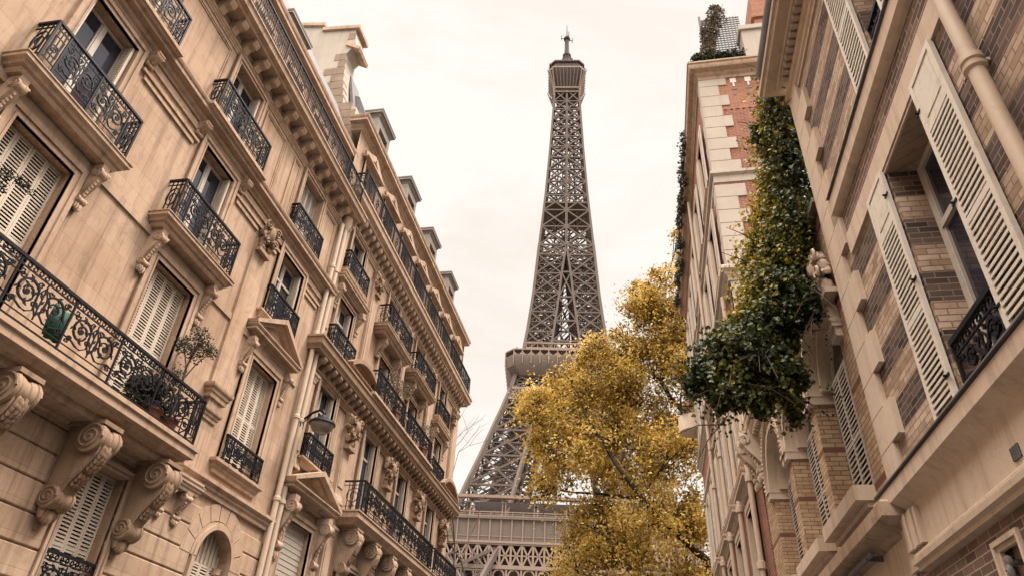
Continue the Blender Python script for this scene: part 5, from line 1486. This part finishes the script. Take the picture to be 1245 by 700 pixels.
# ================================================================== trees, ivy, plants
def build_tree(root, crown_name, clumps, n_per, size, mat, limbs, seed, freq=0.45, thr=-0.05, droop=0.3, tint=(0.5, 0.28)):
    random.seed(seed)
    org = Vector(root.location)
    tb = MB()
    for path, r0, r1 in limbs:
        pts = [Vector(p) for p in path]
        # resample with a little wander
        fine = []
        for a, b in zip(pts, pts[1:]):
            for k in range(6):
                q = a.lerp(b, k / 6)
                if fine: q = q + Vector([noise.noise(q * 0.7 + Vector((i * 9, 3, seed))) * 0.22 for i in range(3)])
                fine.append(q)
        fine.append(pts[-1])
        tb.tube([p - org for p in fine], r0, 8, r1)
    P, T = [], []
    for (c, r, w) in clumps:
        n = int(n_per * w)
        pts = blob_points(n, c, r, 0.15, freq, thr)
        for i in range(0, len(pts), 4):
            pts[i] = Vector(c) + (pts[i] - Vector(c)) * random.uniform(1.0, 1.6) + Vector((0, 0, -0.2))
        P += pts
        base = random.gauss(0, 0.08)
        for p in pts:
            t = tint[0] + base + tint[1] * (noise.noise(p * 0.9) + 0.5 * noise.noise(p * 2.3)) + random.gauss(0, 0.2)
            T.append(t)
        # twigs that reach through the clump
        c = Vector(c)
        for k in range(int(12 + 9 * w)):
            p = random.choice(pts); q = p.lerp(c, random.uniform(0.35, 0.8)) + Vector([random.gauss(0, 0.15) for _ in range(3)])
            m = p.lerp(q, 0.5) + Vector([random.gauss(0, 0.12) for _ in range(3)])
            tb.tube([q - org, m - org, p - org], 0.030, 4, 0.008)
    # boughs that link every clump to the nearest limb
    nodes = [Vector(p) for path, r0, r1 in limbs for p in path[1:]]
    for (c, r, w) in clumps:
        c = Vector(c)
        q = min(nodes, key=lambda m: (m - c).length + (3 if m.z > c.z + 0.5 else 0))
        m = q.lerp(c, 0.5) + Vector([random.gauss(0, 0.3) for _ in range(3)])
        tb.tube([q - org, q.lerp(m, 0.5) - org, m - org, c - org], 0.075, 6, 0.03)
        for k in range(6):
            e = c + Vector((random.uniform(-1, 1) * r[0], -abs(random.uniform(0.2, 1)) * r[1], random.uniform(-0.8, 0.9) * r[2]))
            tb.tube([m.lerp(c, random.random()) - org, c.lerp(e, 0.5) + Vector((0, 0, 0.2)) - org, e - org], 0.04, 5, 0.01)
    o = put('branches', tb.mesh('branches', BARK), root)
    P = np.array([tuple(p - org) for p in P])
    put(crown_name, leaf_mesh(crown_name, P, size, mat, np.array(T), droop), root)

YT = 44.0
pt = thing('plane_tree', (4.9, 46.5, 0), 'large plane tree with yellow autumn leaves in front of the iron tower', 'tree')
C0 = [(-4.3, 23.4, 2.5), (-6.8, 21.3, 1.6), (-1.9, 25.3, 2.7), (1.8, 29.0, 2.3), (0.9, 24.5, 2.9), (-4.8, 18.1, 2.5), (-6.7, 16.4, 1.2), (-1.1, 19.1, 3.1), (2.1, 17.9, 2.4), (-3.3, 14.3, 2.4), (0.7, 13.8, 3.1),
      (-4.6, 11.4, 1.5), (-2.1, 11.0, 2.3), (4.6, 34.2, 1.5), (5.0, 40.0, 1.0), (3.7, 27.7, 1.8), (-7.6, 22.6, 0.7), (-2.8, 26.3, 1.1), (0.7, 31.4, 0.9), (2.4, 31.4, 1.1), (4.2, 22.5, 1.9), (4.0, 36.8, 0.8), (-5.6, 20.0, 1.6), (1.0, 9.6, 2.6), (-3.0, 8.5, 2.0), (3.5, 10.5, 2.0), (4.9, 31.0, 1.4), (3.2, 25.5, 1.7), (2.6, 20.6, 1.8), (3.9, 19.0, 1.5), (-0.4, 22.6, 2.2), (3.3, 14.4, 1.8), (2.9, 29.4, 1.4), (-6.0, 18.6, 1.2), (-2.6, 20.8, 2.0), (-0.5, 27.3, 1.6), (0.5, 29.2, 1.5), (1.5, 26.8, 1.9), (2.6, 27.0, 1.6)]
clumps = []
for k, (x, z, r) in enumerate(C0):
    yy = YT + (0.9, -1.6, 1.8, -0.5, 0.3, -1.2, 1.4)[k % 7]
    if x > 3.2 and z > 20: yy = YT + 1.0
    clumps.append(((x, yy, z), (r * 1.02, r * 0.95, r * 0.92), r ** 2 / 6.0))
root_p = (4.9, 46.5, 0)
limbs = [([root_p, (4.7, 46, 5), (4.3, 45.4, 9.5)], 0.48, 0.36),
         ([(4.3, 45.4, 9.5), (3.3, 44.0, 11.9), (1.2, 42.6, 13.75), (-0.2, 42.4, 15.1), (-1.5, 42.4, 17.1), (-2.8, 42.6, 19.3), (-3.7, 42.8, 21.1), (-4.5, 43.0, 23.5)], 0.27, 0.03),
         ([(4.3, 45.4, 9.5), (4.5, 45.3, 15), (3.6, 45, 20.5), (1.6, 44.6, 24), (-0.6, 44.8, 26), (-2.2, 45, 27)], 0.30, 0.04),
         ([(4.5, 45.3, 15), (4.6, 45.4, 22), (3.4, 45, 28), (2.2, 44.6, 31)], 0.2, 0.03), ([(4.6, 45.4, 22), (5.1, 45.4, 30), (5.0, 45.2, 40)], 0.13, 0.03),
         ([(1.2, 42.6, 13.75), (-0.6, 43.5, 13.6), (-2.6, 43.2, 13.2), (-4.4, 43.3, 12.0)], 0.12, 0.03), ([(-0.2, 42.4, 15.1), (-2.4, 44.6, 16.0), (-4.6, 44.8, 16.2), (-6.4, 44.6, 16.8)], 0.12, 0.03),
         ([(-1.5, 42.4, 17.1), (-0.8, 44.8, 20), (0.3, 45, 22.8)], 0.11, 0.03), ([(-2.8, 42.6, 19.3), (-5, 43.2, 20.8), (-6.8, 42.8, 21.6)], 0.08, 0.02), ([(3.6, 45, 20.5), (1.6, 44.4, 20.6), (-0.6, 44.2, 19.8)], 0.13, 0.03)]
build_tree(pt, 'crown', clumps, 3900, 0.23, PLANE_L, limbs, 5, 0.62, 0.15, 0.35, (0.60, 0.52))

# ivy hanging from the end of the near brick house
iv = thing('ivy', (2.6, 9.3, 12.0), 'thick dark green ivy with yellowing leaves hanging beside the banded brick house', 'ivy')
ivc = [((2.88, 8.95, 12.05), (0.30, 0.4, 0.45), .45), ((2.80, 9.0, 11.4), (0.42, 0.5, 0.6), .7), ((2.72, 9.1, 10.6), (0.44, 0.55, 0.8), .9), ((2.62, 9.2, 9.7), (0.50, 0.6, 0.8), 1.0), ((2.46, 9.25, 8.9), (0.58, 0.62, 0.75), 1.1),
       ((2.25, 9.2, 8.15), (0.60, 0.62, 0.7), 1.15), ((2.04, 9.1, 7.4), (0.54, 0.6, 0.6), 1.0), ((1.80, 9.05, 6.85), (0.50, 0.6, 0.45), .8), ((1.60, 9.0, 6.4), (0.46, 0.55, 0.38), .7), ((1.30, 9.0, 6.45), (0.42, 0.5, 0.28), .5), ((1.05, 9.0, 6.2), (0.30, 0.4, 0.26), .35), ((1.90, 9.0, 6.1), (0.34, 0.45, 0.36), .5),
       ((1.32, 9.0, 5.95), (0.34, 0.4, 0.26), .4), ((2.02, 9.05, 5.75), (0.12, 0.2, 0.34), .16), ((2.34, 9.2, 10.9), (0.12, 0.18, 0.3), .12), ((0.82, 9.0, 6.02), (0.2, 0.22, 0.14), .12), ((2.45, 8.9, 7.2), (0.2, 0.25, 0.35), .2), ((1.62, 9.0, 5.78), (0.16, 0.25, 0.26), .16), ((1.10, 9.0, 5.78), (0.14, 0.2, 0.16), .1), ((1.34, 9.0, 6.78), (0.2, 0.25, 0.16), .14)]
random.seed(3)
org = Vector(iv.location)
P, T, NR = [], [], []
for c, r, w in ivc:
    if 7.0 < c[2] < 11: r = (r[0] * 0.84, r[1] * 0.9, r[2])
    pts = blob_points(int(7200 * w), c, r, 0.4, 2.2, -0.04)
    for i in range(0, len(pts), 9):
        pts[i] = Vector(c) + (pts[i] - Vector(c)) * random.uniform(1.05, 1.42)
    for k in range(int(36 * w) + 9):
        q = Vector((random.gauss(-0.4, 0.8), random.gauss(-0.3, 0.8), random.gauss(0, 0.8))).normalized()
        b0 = Vector(c) + Vector((q.x * r[0], q.y * r[1], q.z * r[2])) * 0.92
        dr = (q + Vector((0, 0, random.uniform(-0.7, 0.3)))).normalized()
        for j in range(random.choice((6, 9, 14))):
            pts.append(b0 + dr * (0.032 * j) - Vector((0, 0, 0.0012 * j * j)) + Vector([random.gauss(0, 0.022) for _ in range(3)]))
    P += pts
    for p in pts:
        edge = max(0.0, c[0] + 0.15 * r[0] - p.x) * 0.95 if 6.9 < p.z < 11.8 else 0.0
        y = 0.41 + edge + 0.30 * noise.noise(p * 1.3 + Vector((4, 4, 4))) + random.gauss(0, 0.15)
        if p.z < 7.0: y -= 0.04
        if random.random() < (0.10 if p.z > 7.0 else 0.02): y += 0.45
        T.append(y); NR.append(((p.x - c[0]) / r[0] * 0.6 - 0.3, (p.y - c[1]) / r[1] - 0.4, 0.6))
P = np.array([tuple(p - org) for p in P])
put('foliage', leaf_mesh('foliage', P, 0.064, IVY_L, np.array(T), 0.5, 0.3, np.array(NR), 0.5, 0.85), iv)
tb = MB()
for k in range(70):
    c, r, w = random.choice(ivc)
    a = Vector(c) + Vector((random.uniform(-.3, .3) * r[0], random.uniform(-.3, .3), random.uniform(-.5, .5)))
    b = a + Vector((random.gauss(-0.12, 0.35), random.gauss(-0.25, 0.25), random.gauss(-0.25, 0.4)))
    tb.tube([a - org, a.lerp(b, 0.5) + Vector((0, 0, 0.08)) - org, b - org], 0.012, 4, 0.004)
tb.tube([Vector((2.7, 9.3, 12.3)) - org, Vector((2.6, 9.4, 9)) - org, Vector((2.0, 9.2, 6.6)) - org], 0.035, 5)
put('stems', tb.mesh('stems', TWIG), iv)

def shrub(name, label, cat, at, blobs, n, size, mat, stems, tint=(0.5, 0.3), group=None, pot=None, sr=0.012, seed=1, thr=-0.1, freq=2.0):
    random.seed(seed)
    t = thing(name, at, label, cat, group)
    o = Vector(at); P, T = [], []
    for c, r, w in blobs:
        pts = blob_points(int(n * w), c, r, 0.1, freq, thr)
        P += pts; T += [tint[0] + tint[1] * noise.noise((p + o) * 2) + random.gauss(0, 0.15) for p in pts]
    if P: put('foliage', leaf_mesh('foliage', np.array([tuple(p) for p in P]), size, mat, np.array(T), 0.1), t)
    mb = MB()
    for s in stems: mb.tube(s[0], s[1], 5, s[2])
    for c, r, w in blobs:
        for k in range(int(8 * w) + 3):
            q = Vector(c) + Vector([random.gauss(0, 0.5) * r[i] for i in range(3)])
            b = Vector(c) + Vector((0, 0, -r[2] * 0.7))
            mb.tube([b, b.lerp(q, 0.5) + Vector((0, 0, 0.05)), q], sr, 4, sr * 0.35)
    put('stems', mb.mesh('stems', TWIG), t)
    if pot:
        pm = MB(); r, h = pot
        pm.lathe((0, 0, 0), [(0, r * 0.7), (h * 0.85, r * 0.95), (h * 0.86, r * 1.08), (h, r * 1.08), (h, r * 0.9)], 'z', 14)
        put('pot', pm.mesh('pot', TERRA), t)
    return t

# on the long balcony of the near stone house
shrub('potted_tree', 'small sparse potted tree on the long iron balcony, beside the closed shutters', 'potted tree', (XL + 0.45, 11.35, 6.47),
      [((0.05, 0.0, 2.05), (0.28, 0.28, 0.42), 1.0), ((0.12, 0.35, 2.1), (0.16, 0.32, 0.14), 0.35), ((0.0, -0.25, 1.85), (0.2, 0.25, 0.2), 0.4), ((0, -0.2, 1.25), (0.12, 0.14, 0.35), 0.3)], 650, 0.055, SHRUB_L,
      [([(0, 0, 0.3), (0.02, 0.03, 0.9), (0.0, 0.0, 1.5), (0.06, 0.05, 2.3)], 0.04, 0.015), ([(0.02, 0.03, 1.3), (0.05, 0.2, 1.7), (0.1, 0.45, 2.1)], 0.02, 0.006), ([(0.02, 0.03, 1.4), (0, -0.15, 1.7), (0, -0.3, 1.9)], 0.018, 0.006)], pot=(0.2, 0.36), seed=4)
shrub('potted_shrub', 'dense dark potted shrub behind the end of the long iron balcony', 'shrub', (XL + 0.5, 10.75, 6.47),
      [((0, 0, 0.55), (0.24, 0.55, 0.35), 1.0), ((0, -0.5, 0.4), (0.2, 0.35, 0.28), 0.6)], 2600, 0.06, SHRUB_L, [([(0, 0, 0.1), (0, 0, 0.5)], 0.03, 0.015)], (0.25, 0.25), pot=(0.22, 0.3), seed=6)
shrub('potted_shrub', 'dark leafy sprig rising at the left frame edge before the closed cream shutters', 'shrub', (XL + 0.55, 5.85, 6.47),
      [((0.0, 0.1, 1.8), (0.14, 0.3, 0.24), 0.7), ((0.05, 0.5, 1.98), (0.08, 0.3, 0.08), 0.3)], 420, 0.05, SHRUB_L, [([(0, 0, 0.3), (0, 0.02, 1.1), (0, 0.0, 1.8)], 0.022, 0.01), ([(0, 0, 1.6), (0.03, 0.15, 1.85), (0.05, 0.4, 1.98)], 0.015, 0.005)], (0.2, 0.2), pot=(0.18, 0.34), seed=8)
gs = MB()
gs.v = []
for k in range(9):
    a, b = -0.19 + 0.38 * k / 8, 0.03 * math.sin(k * 1.9)
    for z in (0.2, 0.45, 0.76):
        gs.v.append((b + 0.02 * math.sin(k + z * 9), a, z))
for k in range(8):
    for j in range(2):
        q = k * 3 + j; gs.f.append([q, q + 3, q + 4, q + 1])
gm = gs.mesh('cloth', GREENP)
go = put('green_cloth', gm, None, (XL + 0.62, 7.95, 6.47))
so = go.modifiers.new('thickness', 'SOLIDIFY'); so.thickness = 0.012
tag(go, 'bright green cloth hung behind the scrolled railing of the long balcony', 'cloth')

# on the balconies of the second stone house
shrub('potted_shrub', 'half bare reddish shrub on the small balcony above the heavy carved cornice', 'shrub', (XL + 0.42, 23.3, 12.0),
      [((0, 0, 1.3), (0.3, 0.5, 0.5), 0.8), ((0.1, 0.7, 1.6), (0.25, 0.55, 0.35), 0.7), ((0, -0.7, 1.5), (0.25, 0.45, 0.4), 0.6)], 330, 0.075, DRY_L, [([(0, 0, 0.2), (0, 0.1, 0.9), (0.1, 0.3, 1.6)], 0.03, 0.008)], pot=(0.22, 0.35), seed=10, sr=0.016)
shrub('potted_shrub', 'pale twiggy shrub on the balcony just beyond the half bare reddish shrub', 'shrub', (XL + 0.45, 26.9, 12.0),
      [((0, 0, 1.1), (0.25, 0.5, 0.45), 0.8), ((0.1, 0.7, 1.35), (0.2, 0.4, 0.4), 0.5)], 260, 0.07, DRY_L, [([(0, 0, 0.2), (0, 0.1, 0.9), (0.05, 0.2, 1.4)], 0.025, 0.008)], pot=(0.2, 0.32), seed=12, sr=0.015)

# roof terrace of the red brick house
hp = [((0.3 + 0.32 * k, 0.0, 0.35), (0.32, 0.3, 0.34), 0.55) for k in range(6)]
shrub('planter_hedge', 'low dark green hedge trailing over the roof terrace parapet', 'hedge', (2.62, 17.35, 22.95), hp, 1500, 0.13, SHRUB_L,
      [([(0.2 + 0.3 * k, 0, 0), (0.2 + 0.3 * k, 0, 0.4)], 0.02, 0.008) for k in range(6)], (0.35, 0.35), seed=14)
shrub('climbing_shrub', 'tall dark climbing shrub against the slatted trellis on the roof terrace', 'shrub', (3.35, 17.55, 22.98),
      [((0, 0, 1.0), (0.3, 0.3, 0.9), 0.7), ((0.15, 0, 2.2), (0.35, 0.3, 0.9), 0.8), ((0.5, 0, 3.2), (0.4, 0.3, 0.7), 0.6), ((-0.2, 0, 0.6), (0.3, 0.3, 0.4), 0.4)], 1150, 0.11, DRY_L, [([(0, 0, 0), (0.1, 0, 1.5), (0.3, 0, 3.3)], 0.04, 0.012)], (0.25, 0.3), seed=16, sr=0.02)
trail = [((0.0, 1.6 * k, -0.2 - 0.15 * (k % 3)), (0.22, 0.9, 0.35), 0.5) for k in range(8)]
shrub('trailing_ivy', 'thin green ivy trailing over the roof gutter of the tall red brick house', 'ivy', (2.40, 21.0, 22.9), trail, 520, 0.15, SHRUB_L,
      [([(0, 0, 0), (0, 6, 0.05), (0, 12, 0)], 0.03, 0.02)], (0.55, 0.4), seed=18, thr=0.0)

# bare street tree past the end of the left row
bt = thing('bare_tree', (-9.4, 37.5, 0), 'thin bare tree past the far corner of the weathered stone house', 'tree')
mb = MB(); random.seed(21)
def twig(p, d, l, r, lvl):
    q = p + d * l
    m = p.lerp(q, 0.5) + Vector([random.gauss(0, 0.06 * l) for _ in range(3)])
    mb.tube([p, m, q], r, 5 if lvl < 2 else 4, r * 0.6)
    if lvl >= 5: return
    for k in range(2 if lvl < 4 else 3):
        nd = (d + Vector([random.gauss(0, 0.42), random.gauss(0, 0.42), random.gauss(0.06, 0.3)])).normalized()
        twig(q if k < 2 else m, nd, l * random.uniform(0.62, 0.86), r * 0.6, lvl + 1)
twig(Vector((0, 0, 0)), Vector((0.02, 0, 1)), 6.2, 0.13, 0)
put('branches', mb.mesh('branches', TWIG), bt)

# street lamp on the pipe between the two stone houses
lp = thing('street_lamp', (XL + 0.14, 17.02, 9.35), 'black street lamp with a round glass bowl on a curved arm beside the rain pipes', 'street lamp')
part(lp, 'arm', None, lambda mb: (mb.tube([(0.0, 0, -0.12), (0.1, 0, 0.0), (0.3, 0, 0.16), (0.48, 0, 0.23), (0.6, 0, 0.22), (0.66, 0, 0.14), (0.66, 0, 0.02)], 0.035, 8), mb.box(-0.04, 0.06, -0.09, 0.09, -0.28, 0.0), mb.tube([(0.0, 0, -0.25), (0.28, 0, 0.12)], 0.016, 5)), IRON)
part(lp, 'hood', None, lambda mb: mb.lathe((0.66, 0, -0.22), [(0.0, 0.36), (0.02, 0.375), (0.07, 0.36), (0.13, 0.29), (0.19, 0.17), (0.23, 0.10), (0.29, 0.07), (0.30, 0.04)], 'z', 24), IRON)
part(lp, 'bowl', None, lambda mb: mb.lathe((0.66, 0, -0.22), [(-0.25, 0.06), (-0.24, 0.14), (-0.19, 0.23), (-0.11, 0.30), (0.0, 0.335)], 'z', 24), LAMPGL)
